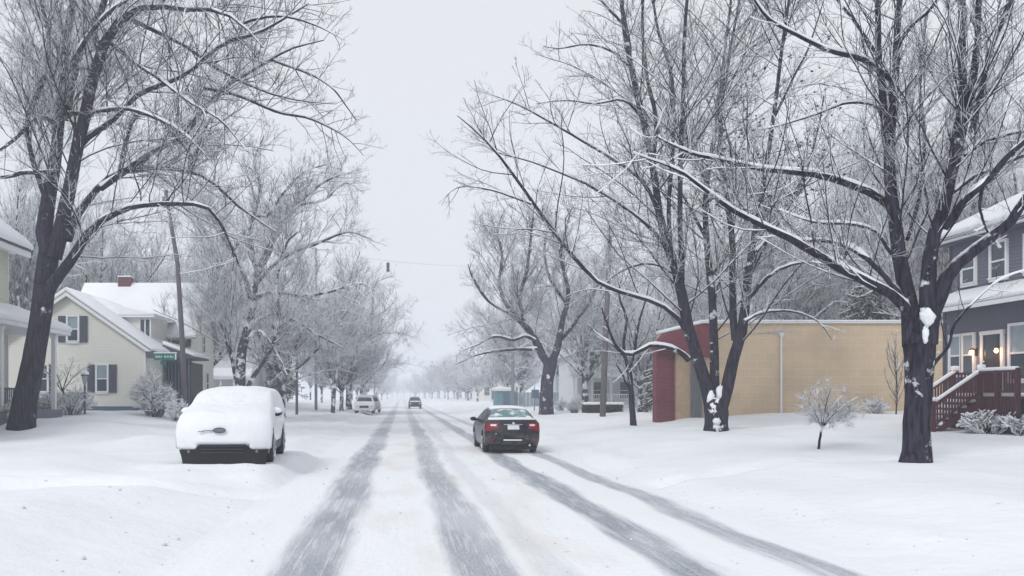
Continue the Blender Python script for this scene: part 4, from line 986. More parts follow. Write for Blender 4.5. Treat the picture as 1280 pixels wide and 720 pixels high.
# ---- snow covered SUV, nose towards us. car space: nose at y=0, tail at y=4.7
def suv():
    r = thing('car', (-3.9, 18.3, .27), 'white sport utility car parked at the left kerb, buried under thick snow', 'car')
    xf = Matrix.Identity(4)
    prof = [(.10, .30), (.02, .42), (.0, .62), (.05, .80), (.12, .93), (.35, 1.04), (.75, 1.11), (1.12, 1.16), (1.45, 1.36), (1.85, 1.58), (2.2, 1.66), (3.0, 1.68), (3.9, 1.65), (4.25, 1.58), (4.55, 1.15), (4.68, .9), (4.7, .55), (4.62, .32), (4.3, .27), (2.5, .25), (.4, .25)]
    def hw(z, y): return float(np.interp(z, [.2, .45, .75, 1.0, 1.15, 1.4, 1.68], [.95, 1.0, 1.02, 1.0, .97, .91, .84]))
    bm = solid_car(prof, hw, zc=(.35, .5, .65, .8, .93, 1.05, 1.15, 1.3, 1.45, 1.58), yc=(.2, .5, 1, 1.5, 2, 2.5, 3, 3.5, 4, 4.4), round_=.22)
    bm_obj(bm, 'body', M['whitepaint'], r, xf, bevel=.015, cutters=[(.92, .36, .47), (3.72, .36, .47)])
    def front(x0, x1, z0, z1, off, nu=12, nv=4, shape=None):
        def f(u, v):
            x = x0+(x1-x0)*u; lo, hi = (z0, z1) if shape is None else shape(x)
            if shape: x *= .95+.05*v
            z = lo+(hi-lo)*v; y = float(np.interp(z, [.10, .42, .62, .80, .93], [.05, .02, .0, .05, .12])); return x, y, z
        return patch(hw, prof, .22, f, nu, nv, off)
    # dark lower bumper, raised in the middle
    sh_ = lambda x: (.02, .36+.12*float(1-sm(.50, .64, abs(x))))
    mb_obj(front(-1, 1, 0, 0, .02, 40, 5, sh_), 'bumper', M['black'], r, xf, smooth=True)
    gr = MB()
    for k in range(3): gr.box(-.45, .45, -.045, -.02, .30+k*.07, .325+k*.07)
    mb_obj(gr, 'lower_grille', M['dark'], r, xf)
    for s in (-1, 1):
        q = MB(); q.ball((s*.74, .02, .33), .035, (1, .5, 1)); mb_obj(q, 'fog_lamp', M['grey'], r, xf, smooth=True)
        q = front(s*.62, s*.93, .74, .86, .02, 6, 2); mb_obj(q, 'headlight', M['curtain'], r, xf, smooth=True)
    # badge and slot showing through the snow
    q = MB(); q.tube([(0, -.06, .80), (0, -.115, .80)], 1, 26)
    q.v = [((x)*.14-.06, y, (z-.80)*.062+.80) for x, y, z in q.v]; bo = mb_obj(q, 'badge', M['shutter'], r, xf, bevel=.008)
    q = MB(); q.tube([(0, -.11, .80), (0, -.122, .80)], 1, 26); q.v = [((x)*.115-.06, y, (z-.80)*.043+.80) for x, y, z in q.v]; mb_obj(q, 'badge_face', M['grey'], bo, xf)
    q = MB(); q.box(-.42, -.2, -.09, -.06, .785, .80); q.box(-.52, -.40, -.085, -.055, .765, .778); mb_obj(q, 'grille_slot', M['shutter'], r, xf)
    # side glass, cladding
    for s in (-1, 1):
        for ya, yb, yc_, yd in ((1.35, 2.35, 1.85, 2.35), (2.42, 3.3, 2.42, 3.28), (3.36, 4.2, 3.36, 3.95)):
            def sw(u, v, ya=ya, yb=yb, yc_=yc_, yd=yd, s=s):
                lo = ya+(yb-ya)*u; hi = yc_+(yd-yc_)*u; return s, lo+(hi-lo)*v, 1.17+.36*v
            mb_obj(patch(hw, prof, .22, sw, 6, 4, .006), 'side_window', M['carglass'], r, xf, smooth=True)
        def cl(u, v, s=s): return s, 1.38+1.9*u, .27+.2*v
        mb_obj(patch(hw, prof, .22, cl, 6, 2, .015), 'sill_cladding', M['found'], r, xf, smooth=True)
        for y in (.92, 3.72): wheel(r, xf, s*.91, y, .36, .24, s)
        q = MB(); q.ball((s*1.06, 1.42, 1.15), .11, (1.1, .55, .7)); q.tube([(s*.88, 1.45, 1.12), (s*1.0, 1.43, 1.13)], .035, 6); mo = mb_obj(q, 'wing_mirror', M['black'], r, xf, smooth=True)
        q = MB(); q.ball((s*1.05, 1.42, 1.20), .12, (1.15, .7, .7)); mb_obj(q, 'mirror_snow', M['snow'], mo, xf, smooth=True)
        for y in (2.2, 3.1):
            q = MB(); q.box(s*.975-.012, s*.975+.025, y-.09, y+.09, 1.0, 1.03); mb_obj(q, 'door_handle', M['rim'], r, xf)
    q = MB(); q.box(-.8, .8, .3, 4.4, .15, .28); mb_obj(q, 'underbody', M['black'], r, xf)
    # the blanket of snow: front face, bonnet, windscreen, roof, flanks of the glasshouse
    K = [(-.0, .39), (-.02, .58), (.02, .80), (.09, .95), (.33, 1.06), (.75, 1.12), (1.12, 1.18), (1.45, 1.375), (1.85, 1.59), (2.2, 1.67), (3.0, 1.69), (3.9, 1.66), (4.25, 1.585), (4.52, 1.2)]
    dk = np.r_[0, np.cumsum(np.hypot(np.diff([a for a, b in K]), np.diff([b for a, b in K])))]; dk /= dk[-1]
    ka, kb = [a for a, b in K], [b for a, b in K]
    nu, nv = 44, 90; TH = [.03, .05, .06, .09, .15, .18, .21, .15, .10, .10, .11, .12, .12, .05]
    G = []; 
    for j in range(nv+1):
        v = j/nv; y = np.interp(v, dk, ka); z = np.interp(v, dk, kb); th = np.interp(v, dk, TH); row = []
        for i in range(nu+1):
            u = i/nu*2-1; x = u*1.0
            zz = z
            if v < .06: zz = max(z, .38+.12*float(1-sm(.50, .64, abs(x)))) if abs(x) < .7 else z
            p = np.array(warp((x, y, zz), hw, prof, .22)); row.append((p, th, u))
        G.append(row)
    Gp = np.array([[q_[0] for q_ in row] for row in G]); du = np.gradient(Gp, axis=1); dv = np.gradient(Gp, axis=0); N = unit(np.cross(du, dv)); 
    N = np.where((N[..., 2:3]*1.0-N[..., 1:2]*.3) < 0, -N, N)
    th = np.array([[q_[1]*(1-.4*abs(q_[2])**5) for q_ in row] for row in G])
    th = th*(1+.35*vn(Gp[..., 0]*2.2+5, Gp[..., 1]*2.2+Gp[..., 2]*2.2)+.18*vn(Gp[..., 0]*6, Gp[..., 1]*6+Gp[..., 2]*6)+.15*vn(Gp[..., 0]*14, Gp[..., 1]*14+Gp[..., 2]*14))
    top = Gp+N*th[..., None]
    # skirt down the sides of the glasshouse and doors' shoulders
    def skirt(side):
        col = []
        i = 0 if side < 0 else nu
        for j in range(nv+1):
            p = Gp[j, i]; zl = np.interp(p[1], [-.1, .2, .6, 1.2, 1.6, 2.4, 3.2, 4.0, 4.6], [.62, .62, .86, .88, .96, 1.04, 1.10, 1.14, 1.0])+.06*float(vn(p[1]*4, 3+side)); zl = min(zl, p[2]-.01)
            pts = [top[j, i]]
            for t in (.15, .4, .7, 1):
                z = p[2]+(zl-p[2])*t; w_ = hw(z, p[1])+.05*(1-t)+.012
                pts.append(np.array([side*w_, p[1], z-.0]))
            pts.append(np.array([side*(hw(zl, p[1])-.03), p[1], zl])); col.append(pts)
        return np.array(col)
    mb = MB(); n1 = nu+1
    mb.add(list(top.reshape(-1, 3)), [(j*n1+i, j*n1+i+1, (j+1)*n1+i+1, (j+1)*n1+i) for j in range(nv) for i in range(nu)])
    for sd_ in (-1, 1):
        C = skirt(sd_); m_ = C.shape[1]
        mb.add(list(C.reshape(-1, 3)), [(j*m_+i, j*m_+i+1, (j+1)*m_+i+1, (j+1)*m_+i) for j in range(nv) for i in range(m_-1)])
    low = [top[0, i] for i in range(n1)]; inn = [Gp[0, i]+np.array([0, .03, 0]) for i in range(n1)]
    mb.add(low+inn, [(i, i+1, n1+i+1, n1+i) for i in range(nu)])
    me = bpy.data.meshes.new('snow_cover'); me.from_pydata(mb.v, [], mb.f); bm = bmesh.new(); bm.from_mesh(me); bmesh.ops.remove_doubles(bm, verts=bm.verts, dist=.0005)
    bmesh.ops.recalc_face_normals(bm, faces=bm.faces); bm.to_mesh(me); bm.free(); me.polygons.foreach_set('use_smooth', [True]*len(me.polygons))
    link('snow_cover', me, M['snow'], r)
    return r
s = suv(); s.location = (-3.93, 18.45, .25); s.rotation_euler = (0, 0, R_(3.3))

# ---- far cars, built to the same plan with fewer pieces
def far_car(loc, rot, paint, label, suvish=True, rear=False, lights=None, group=None):
    r = thing('car', loc, label, 'car', group); xf = Matrix.Identity(4)
    if suvish: prof = [(.1, .3), (0, .5), (.03, .85), (.35, 1.0), (1.1, 1.1), (1.75, 1.55), (2.3, 1.68), (4.0, 1.64), (4.5, 1.1), (4.6, .6), (4.5, .3)]
    else: prof = [(.1, .28), (0, .5), (.03, .78), (.35, .92), (1.3, 1.0), (1.95, 1.35), (2.4, 1.44), (3.2, 1.40), (3.9, 1.05), (4.5, .98), (4.6, .55), (4.5, .28)]
    top = max(p[1] for p in prof)
    def hw(z, y): return float(np.interp(z, [.2, .5, .9, 1.1, top], [.86, .91, .91, .86, .64]))
    bm = solid_car(prof, hw, zc=(.5, .7, .9, 1.1, 1.3, 1.5), yc=(1, 2, 3, 4))
    bm_obj(bm, 'body', M[paint], r, xf, bevel=.02, cutters=[(.85, .33, .4), (3.7, .33, .4)])
    a, b = [(p[0], p[1]) for p in prof][4:6]
    if rear: a, b = prof[-3-(0 if suvish else 1)], prof[-4-(0 if suvish else 1)]
    def gf(u, v): return (u*2-1)*.84, a[0]+(b[0]-a[0])*(.1+.8*v), a[1]+(b[1]-a[1])*(.1+.8*v)
    mb_obj(patch(hw, prof, .35, gf, 8, 3, .01), 'windscreen', M['carglass'], r, xf, smooth=True)
    yf = -.03 if not rear else 4.62
    q = MB(); q.box(-.42, .42, min(yf, yf+.02), max(yf, yf+.04), .55, .75); mb_obj(q, 'grille' if not rear else 'number_plate', M['black'], r, xf)
    for s_ in (-1, 1):
        q = MB(); q.ball((s_*.66, .1 if not rear else 4.5, .74), .12, (1.3, .8, .6)); mb_obj(q, 'headlight' if not rear else 'tail_light', M[lights or 'lens'], r, xf, smooth=True)
        for y in (.85, 3.7): wheel(r, xf, s_*.79, y, .33, .22, s_, False)
        def sw(u, v, s_=s_): return s_, 1.6+2.2*u+(.25 if u < .5 else -.25)*v, 1.1+(top-.25-1.1)*v
        mb_obj(patch(hw, prof, .35, sw, 6, 3, .008), 'side_window', M['carglass'], r, xf, smooth=True)
    def rf(u, v): y = 2.3+1.4*v; return (u*2-1)*.9, y, float(np.interp(y, [p[0] for p in prof[5:8]], [p[1] for p in prof[5:8]]))
    mb_obj(patch(hw, prof, .35, rf, 8, 4, .1), 'roof_snow', M['snow'], r, xf, bevel=.03, smooth=True)
    def hd(u, v): y = .35+.7*v; return (u*2-1)*.85, y, float(np.interp(y, [.35, 1.2], [prof[3][1], prof[4][1]]))
    mb_obj(patch(hw, prof, .35, hd, 8, 2, .06), 'bonnet_snow', M['snow'], r, xf, bevel=.02, smooth=True)
    r.rotation_euler = (0, 0, rot); return r
far_car((-3.45, 77, g(-3.45, 77)+.02), 0, 'whitepaint', 'white snow-dusted car parked far off at the left kerb, nearest of the two')
far_car((-3.1, 84.5, g(-3.1, 84.5)+.02), 0, 'silver', 'grey car parked just behind the far white car at the left kerb')
far_car((1.9, 118+.0, -.02), 0, 'darkpaint', 'dark car far down the middle of the road, faint in the haze', suvish=True)

# ------------------------------------------------------------------ street furniture
def snow_pile(mb, c, r): mb.ball(c, r, (1, 1, .5))
# leaning wooden pole by the beige house
Yp, ob = base(229, 517); ob = (ob[0], ob[1], ob[2])
t_ = thing('utility_pole', ob, 'tall weathered wooden pole leaning slightly beside the beige house', 'pole')
q = MB(); a = P(231, 522, Yp); b = P(222, 330, Yp); c = P(207, 238, Yp); q.tube([a, P(228, 430, Yp), b, c], [.17, .15, .125, .10], 12); q.obj('post', M['pole'], t_, smooth=True)
q = MB(); d = c; q.box(d[0]-.12, d[0]+.12, Yp-.3, Yp-.06, d[2]-1.0, d[2]-.4); q.obj('junction_box', M['metal'], t_)
# street name sign
Ys, ob = base(204, 519); ob = (ob[0], ob[1], ob[2])
t_ = thing('street_sign', ob, 'green street name blades on a thin dark post before the beige house', 'sign')
zt = P(204, 440, Ys)[2]
q = MB(); q.tube([(ob[0], ob[1], ob[2]-.2), (ob[0], ob[1], zt)], .045, 8); q.obj('post', M['shutter'], t_)
zc = P(0, 446, Ys)[2]; w0 = P(193, 0, Ys)[0]; w1 = P(221, 0, Ys)[0]
q = MB(); q.box(w0, w1, Ys-.075, Ys-.055, zc-.17, zc+.17); bl = q.obj('name_blade', M['signgreen'], t_)
q = MB(); q.box(w1-.07, w1-.005, Ys-.079, Ys-.0755, zc-.15, zc+.15); q.obj('blade_end_panel', M['signwhite'], bl)
# the lettering is a row of small unreadable strokes in the photograph
q = MB(); x = w0+.09; k = 0; rr = random.Random(4)
while x < w1-.16:
    wl_ = rr.uniform(.035, .06)
    if k in (5, 6): x += .05; k += 1; continue
    q.box(x, x+wl_*.35, Ys-.079, Ys-.0755, zc-.055, zc+.055); q.box(x, x+wl_, Ys-.0792, Ys-.0756, zc+.035*rr.choice((-1, 0, 1))-.012, zc+.035*rr.choice((-1, 0, 1))+.022); x += wl_+.025; k += 1
q.obj('blade_lettering', M['signwhite'], bl)
q = MB(); q.box(w0-.02, w1+.02, Ys-.09, Ys-.04, zc+.17, zc+.23); q.obj('blade_snow', M['snow'], bl, bevel=.02)
q = MB(); q.box(ob[0]-.012, ob[0]+.012, Ys-.5, Ys+.5, zc-.42, zc-.2); q.obj('cross_blade', M['signgreen'], t_)
# lantern post in front of the beige house
Yq, ob = base(106, 518); ob = (ob[0], min(ob[1], 43.0), ob[2]); Yq = ob[1]; k = Yq/F
zz = lambda py: CH+(CY-py)*k
t_ = thing('lamp_post', ob, 'small white lantern post with a snow cap before the beige house', 'lamp post')
q = MB(); q.tube([(ob[0], Yq, ob[2]-.2), (ob[0], Yq, zz(482))], .05, 8); q.obj('post', M['shutter'], t_)
q = MB(); q.tube([(ob[0], Yq, zz(482)), (ob[0], Yq, zz(478)), (ob[0], Yq, zz(470))], [.05, .09, .15], 6); q.obj('lantern_glass', M['curtain'], t_)
q = MB(); q.tube([(ob[0], Yq, zz(470)), (ob[0], Yq, zz(468)), (ob[0], Yq, zz(463))], [.18, .18, .03], 6); q.obj('lantern_cap', M['shutter'], t_)
q = MB(); q.ball((ob[0], Yq, zz(466.5)), .2, (1, 1, .7)); q.obj('lantern_snow', M['snow'], t_, smooth=True)
# poles along the street
def pole(px, py0, py1, wpx, label, dx=0, mt='pole', name='utility_pole', arm=None, cat='pole', Yfix=None):
    if Yfix: Yk = Yfix; x = (px-CX)/F*Yk; ob = (x, Yk, g(x, Yk))
    else: Yk, ob = base(px, py0)
    t_ = thing(name, ob, label, cat); zt = CH+(CY-py1)/F*Yk; rr = wpx/2/F*Yk
    q = MB(); q.tube([(ob[0], Yk, ob[2]-.3), (ob[0]+dx*.5, Yk, (ob[2]+zt)/2), (ob[0]+dx, Yk, zt)], [rr*1.1, rr*.95, rr*.75], 10); q.obj('post', M[mt], t_, smooth=True)
    if arm:
        q = MB(); q.box(ob[0]+dx-arm, ob[0]+dx+arm, Yk-.14, Yk-.05, zt-.5, zt-.36); q.obj('cross_arm', M[mt], t_)
        q = MB()
        for s_ in (-.9, -.4, .4, .9): q.tube([(ob[0]+dx+arm*s_, Yk-.1, zt-.36), (ob[0]+dx+arm*s_, Yk-.1, zt-.2)], .04, 6)
        q.obj('insulator', M['grey'], t_)
    return t_, (ob[0]+dx, Yk, zt)
pole(753, 521, 285, 7.0, 'thick wooden pole on the right verge between two dark trunks', .5)
tp, ptop = pole(641, 500, 330, 4.2, 'grey far pole rising behind the dark sedan', 0, 'metal', Yfix=86)
pole(371, 518, 366, 3.2, 'thin bare pole on the snowy verge right of the parked white car', 0, 'pole', name='pole')
pole(456, 500, 440, 1.6, 'faint thin pole at the left kerb behind the far cars', 0, 'metal', name='pole', Yfix=120)
pole(468, 500, 450, 1.4, 'faintest thin pole in the haze beyond the far left cars', 0, 'metal', name='pole', Yfix=150)
# span wire with one hanging signal
xa = ptop[0]; za = CH+(CY-300)/F*86
pl, pt2 = pole(395, 505, 310, 3.5, 'grey pole among the left trees holding the signal wire', 0, 'metal', Yfix=86)
A = np.array([xa, 86, ptop[2]-.2]); B = np.array([pt2[0], 86, pt2[2]-.2]); pts = [A+(B-A)*t+np.array([0, 0, -4*.55*t*(1-t)]) for t in np.linspace(0, 1, 21)]
q = MB(); q.tube(pts, .010, 5); o = q.obj('span_wire', M['metal']); tag(o, 'thin wire strung high across the street holding the hanging signal', 'wire')
t = ((485-CX)/F*86-A[0])/(B[0]-A[0]); zc = (A+(B-A)*t)[2]-4*.55*t*(1-t); xh = (485-CX)/F*86
t_ = thing('traffic_signal', (xh, 86, zc-1.1), 'small dark traffic signal hanging from the wire over the street', 'traffic signal')
q = MB(); q.box(xh-.17, xh+.17, 85.85, 86.15, zc-1.15, zc-.2); q.tube([(xh, 86, zc-.2), (xh, 86, zc)], .02, 6); q.obj('housing', M['metal'], t_, bevel=.03)
for k in range(3): q = MB(); q.tube([(xh, 85.84, zc-.36-.3*k), (xh, 85.7, zc-.36-.3*k)], .11, 10); q.obj('visor', M['black'], t_)
# small sign post right of the sedan
Yk = 78; xk = (668-CX)/F*Yk; zb = g(xk, Yk)
t_ = thing('road_sign', (xk, Yk, zb), 'small dark sign on a short post left of the thick right-hand trunk', 'sign')
q = MB(); q.tube([(xk, Yk, zb-.2), (xk, Yk, zb+2.25)], .045, 6); q.obj('post', M['shutter'], t_)
q = MB(); q.box(xk-.28, xk+.42, Yk-.07, Yk-.045, zb+1.15, zb+1.95); q.obj('panel', M['found'], t_)
q = MB(); q.ball((xk, Yk, zb+2.3), .13, (1, 1, .7)); q.obj('snow_cap', M['snow'], t_)
#TREES
# ---- the big leaning tree at the left edge
Y, ob = base(27, 536); Yl = Y
lw = [
 px_limb([(23,556,54),(26,537,39),(30,510,34),(40,460,30),(50,400,28),(58,340,28),(64,300,26)], Y, .2),
 px_limb([(62,318,24),(57,275,21),(70,200,16),(76,130,13),(82,60,11),(92,-10,9),(98,-80,6),(112,-150,2)], Y, 2.0),
 px_limb([(66,322,24),(80,265,19),(90,230,17),(100,170,16),(115,100,15),(135,50,13),(156,20,10),(190,8,7),(230,12,6),(270,12,5),(300,28,3),(330,60,1.5)], Y, -2.5),
 px_limb([(80,150,11),(90,110,10),(100,65,9.5),(120,25,9),(131,0,8),(148,-60,6),(170,-140,2)], Y, .8),
 px_limb([(56,375,17),(75,345,15),(95,320,14),(120,285,10),(165,260,7.5),(220,255,6),(260,260,5),(282,292,4),(298,330,2)], Y, -3),
 px_limb([(84,300,13),(92,275,12),(105,255,10),(125,235,9),(150,218,7.5),(195,210,6),(240,215,5),(270,232,4),(300,260,3),(345,290,1.5)], Y, 3),
 px_limb([(125,236,9),(170,205,8),(200,185,7),(230,170,6.5),(250,140,6),(280,110,5),(320,85,4),(362,62,3),(405,50,1.5)], Y, 1.5),
 px_limb([(98,185,9),(105,175,8),(140,150,7),(170,120,7),(205,105,6),(240,87,5.5),(280,55,5),(325,40,4),(385,5,2)], Y, -2),
 px_limb([(150,218,7),(157,180,6),(166,150,5.5),(190,140,4),(215,165,3.5),(240,195,2)], Y, -1),
 px_limb([(74,160,7),(50,145,6),(20,172,5),(-10,190,4),(-70,200,2)], Y, -1.5),
 px_limb([(68,215,7),(30,216,6),(0,222,5),(-50,212,3),(-90,190,1.5)], Y, 2.5),
 px_limb([(75,142,6),(115,140,5.5),(160,137,5),(200,150,5),(232,168,3),(262,200,1.5)], Y, -2.8),
 px_limb([(58,250,8),(42,200,7),(35,150,6),(58,90,6),(60,40,5),(45,-20,4),(30,-90,2)], Y, 1.5),
 px_limb([(78,100,7),(100,60,6),(130,20,5),(170,-10,4),(220,-60,2)], Y, -3),
 px_limb([(135,50,8),(165,75,5),(200,100,4.5),(240,130,4),(275,150,3),(310,190,1.5)], Y, -3.5),
 px_limb([(255,110,5),(300,120,4),(345,140,3.4),(390,150,2.6),(430,170,1.5),(455,195,.8)], Y+.8, 1.5),
 px_limb([(340,75,3.5),(380,90,3),(415,110,2.2),(445,150,1)], Y+1.2, -1),
 px_limb([(300,30,4),(345,20,3.2),(390,30,2.4),(430,50,1)], Y-1.5, -1),
 px_limb([(156,22,8),(200,40,5),(235,60,4.5),(270,85,4),(320,110,3),(370,125,2),(420,130,1)], Y, 1),
]
make_tree('broad_tree', ob, lw, 'huge dark tree leaning from the left edge with snowy arching limbs', seed=21, dens=1.2, levels=4, trunk_n=1, rmin=.0052, droop=.12, extra=.3, spread=.28, thick=.0052, sp1=.42)

# ---- the big tree on the right lawn
Y, ob = base(1146, 578); Yr = Y
rw = [
 px_limb([(1144,600,56),(1145,578,44),(1146,560,38),(1147,520,35),(1149,470,37),(1151,425,43),(1150,398,38)], Y, .1),
 px_limb([(1142,432,30),(1137,392,25),(1132,359,21),(1122,295,18),(1114,237,16),(1111,185,14),(1119,105,11),(1122,53,9),(1126,0,8),(1130,-80,6),(1128,-170,2)], Y, 1.3),
 px_limb([(1114,225,11),(1103,148,10),(1098,63,8.5),(1095,0,7),(1090,-70,5),(1085,-140,2)], Y+.9, -.8),
 px_limb([(1158,430,30),(1160,385,25),(1164,340,20),(1180,274,17),(1193,211,15),(1206,158,12),(1217,105,11),(1222,53,9),(1224,0,8),(1228,-80,6),(1235,-170,2)], Y, -.8),
 px_limb([(1187,235,13),(1196,160,12),(1201,80,11),(1203,0,10),(1205,-80,7),(1200,-160,3)], Y-.3, .8),
 px_limb([(1214,165,9),(1226,115,8),(1240,60,7),(1264,0,6),(1290,-80,4),(1310,-150,2)], Y-.3, -1.2),
 px_limb([(1163,410,22),(1172,378,21),(1190,338,19),(1227,306,17),(1259,280,15),(1282,246,13),(1330,190,9),(1380,120,5),(1410,60,2)], Y, -1.5),
 px_limb([(1180,285,12),(1200,258,11),(1227,232,10),(1280,179,8.5),(1340,140,5),(1400,110,2)], Y-.2, -2.),
 px_limb([(1190,240,8),(1215,222,8),(1238,211,7),(1280,195,6.5),(1340,190,4),(1390,200,2)], Y-.2, 1.8),
 px_limb([(1205,195,7),(1238,174,6),(1280,163,5),(1330,165,3),(1370,180,1.5)], Y-.2, -1),
 px_limb([(1113,258,13),(1096,246,11.5),(1074,235,11),(1021,219,9.5),(958,211,7.5),(900,200,5.5),(860,190,4),(820,170,2)], Y+.7, -1.5),
 px_limb([(1142,400,17),(1122,372,14.5),(1080,350,13.5),(1032,322,11.5),(979,296,9.5),(932,272,7.5),(895,250,6),(850,215,4),(815,200,2.5),(790,190,1)], Y, -2.0),
 px_limb([(1135,385,10),(1111,350,9),(1079,317,8),(1037,300,6.5),(1000,300,4.5),(960,285,2)], Y, 2.2),
 px_limb([(1128,335,8),(1112,312,7),(1095,290,6),(1063,280,5),(1016,277,3.5),(975,262,1.5)], Y+.5, 1.8),
 px_limb([(1118,103,9),(1100,88,8.5),(1079,74,8),(1032,61,6.5),(990,42,5),(958,21,4),(938,-10,2.5)], Y+.8, -1.5),
 px_limb([(1108,150,6),(1092,132,5),(1058,129,4),(1005,148,3),(960,160,1.5)], Y+.8, 1.),
 px_limb([(1122,60,6),(1140,32,5.5),(1164,10,5),(1185,-30,3)], Y+.8, -1),
 px_limb([(1165,458,6),(1174,447,5),(1186,430,4),(1193,406,4),(1217,378,3),(1250,350,2),(1290,335,1)], Y, -.6),
 px_limb([(1134,300,5),(1150,240,5),(1155,170,5),(1150,90,4),(1160,10,3)], Y+1, 1),
 px_limb([(1228,230,6),(1225,260,4),(1235,290,3),(1250,310,1.5)], Y-.8, .5),
 px_limb([(1098,70,5),(1070,30,4),(1040,-10,3),(1010,-60,2)], Y+.5, 1.5),
]
make_tree('broad_tree', ob, rw, 'large dark tree with snow in its fork on the right lawn before the grey house', seed=5, dens=1.45, levels=4, trunk_n=1, rmin=.0034, droop=.03, bark='bark_snowy', extra=.2, spread=.24, sides=(14, 7, 4, 4, 3), maxlen=3.2, thick=.0048, l1f=.42, sp1=.36, jit=.17,
 lumps=[(1158,396,Yr-.14,.13,1.7),(1163,381,Yr-.1,.12,1),(1157,418,Yr-.27,.06,3.0)])

# ---- the three-stemmed tree before the tan wall
Y, ob = base(896, 538); Ym = Y
mw = [
 px_limb([(895,562,40),(895,540,34),(895,530,30),(895,512,31),(895,500,27)], Y, 0),
 px_limb([(891,516,19),(886,498,18),(874,470,16),(863,429,15),(855,388,14),(852,356,13),(840,320,11.5),(825,270,10),(817,215,8.5),(802,145,8),(787,75,7),(779,25,5.5),(774,-20,4),(766,-80,1.5)], Y, 1.2),
 px_limb([(895,512,14),(894,490,13),(892,455,12),(891,415,11),(889,360,9.5),(884,310,8),(882,250,7),(894,165,5.5),(905,70,4),(914,0,3),(920,-80,1)], Y, 2.8),
 px_limb([(899,516,19),(905,505,18),(913,470,16),(922,430,14.5),(931,400,12.5),(936,360,11),(943,315,9),(952,245,7),(966,150,5.5),(978,60,4.5),(990,-20,3),(1000,-90,1)], Y, -1.2),
 px_limb([(919,425,10),(916,398,9.5),(917,360,8.5),(917,300,7.5),(906,230,6.5),(901,150,5),(914,60,4),(930,-30,2)], Y-.2, 1.5),
 px_limb([(817,205,6),(821,150,5.5),(809,95,5),(804,40,4),(806,-20,3),(812,-90,1)], Y+.8, 1.5),
 px_limb([(852,356,8),(851,300,7),(850,240,6.5),(852,150,6),(855,75,5),(859,0,4),(864,-80,1.5)], Y+.6, -2.),
 px_limb([(838,312,6),(836,240,5.5),(842,160,5),(838,90,4.5),(822,35,3.5),(812,-30,2)], Y+.8, 2.2),
 px_limb([(861,450,8),(841,436,6.5),(816,433,6),(794,441,5.5),(778,441,4.5),(769,430,4),(760,408,3),(752,385,2)], Y+.4, -1.5),
 px_limb([(860,418,7),(838,388,6),(800,371,5.5),(752,356,5),(715,320,4.8),(680,275,4.2),(650,230,3.8),(620,190,3.),(590,160,2),(572,145,1)], Y+.4, -3),
 px_limb([(664,255,3),(625,241,2.4),(590,233,2),(568,236,1.6),(548,254,.8)], Y-1.8, -.6),
 px_limb([(846,338,6),(825,297,5),(790,265,4.5),(750,240,3.8),(710,220,3),(665,202,2.4),(625,192,1.6),(600,180,.8)], Y+.6, 1.8),
 px_limb([(824,268,6),(812,240,5),(795,218,4.5),(760,195,3.8),(725,175,3.2),(685,150,2.6),(650,132,2),(618,120,1)], Y+.8, -3),
 px_limb([(803,148,4),(780,126,3),(745,129,2.5),(705,125,2),(670,130,1)], Y+.9, 1.5),
 px_limb([(789,85,4),(765,65,3),(735,55,2.3),(700,60,1.6),(680,58,.8)], Y+1, -1.5),
 px_limb([(782,35,4),(760,10,3),(735,-15,2),(715,-30,1)], Y+1, 1.5),
 px_limb([(884,300,5),(868,270,4),(850,240,3),(820,215,2)], Y+2, 2),
 px_limb([(944,315,6),(965,290,5),(990,250,4),(1015,190,3),(1030,120,2)], Y-1, 1.5),
 px_limb([(936,372,6),(960,345,5),(995,330,4),(1030,330,3),(1060,345,1.5)], Y-1, -2.5),
 px_limb([(930,402,5),(950,392,4),(985,388,3),(1020,400,2),(1040,425,1)], Y-1, 1.),
 px_limb([(852,352,5),(832,335,4),(805,330,3.5),(775,340,2.5),(750,360,1.5)], Y+.5, 3),
 px_limb([(966,150,4),(985,110,3),(1010,60,2.5),(1030,0,1.5)], Y-1, -1.5),
 px_limb([(905,85,4),(925,50,3),(945,10,2),(960,-30,1)], Y+2, 1.5),
]
tm, tl2 = make_tree('multi_stemmed_tree', ob, mw, 'tree of three dark stems from one snowy base standing before the tan wall', seed=8, dens=1.05, levels=4, trunk_n=1, rmin=.0052, droop=.05, up=.09, bark='bark_snowy', extra=.12, spread=.2, ang=(30, 65), thick=.005, sp1=.5, jit=.16, l1f=.42,
 lumps=[(895,509,Ym-.24,.24,1.4),(900,492,Ym-.1,.14,2.4),(888,498,Ym-.14,.14,2.2),(896,526,Ym-.36,.15,1)])
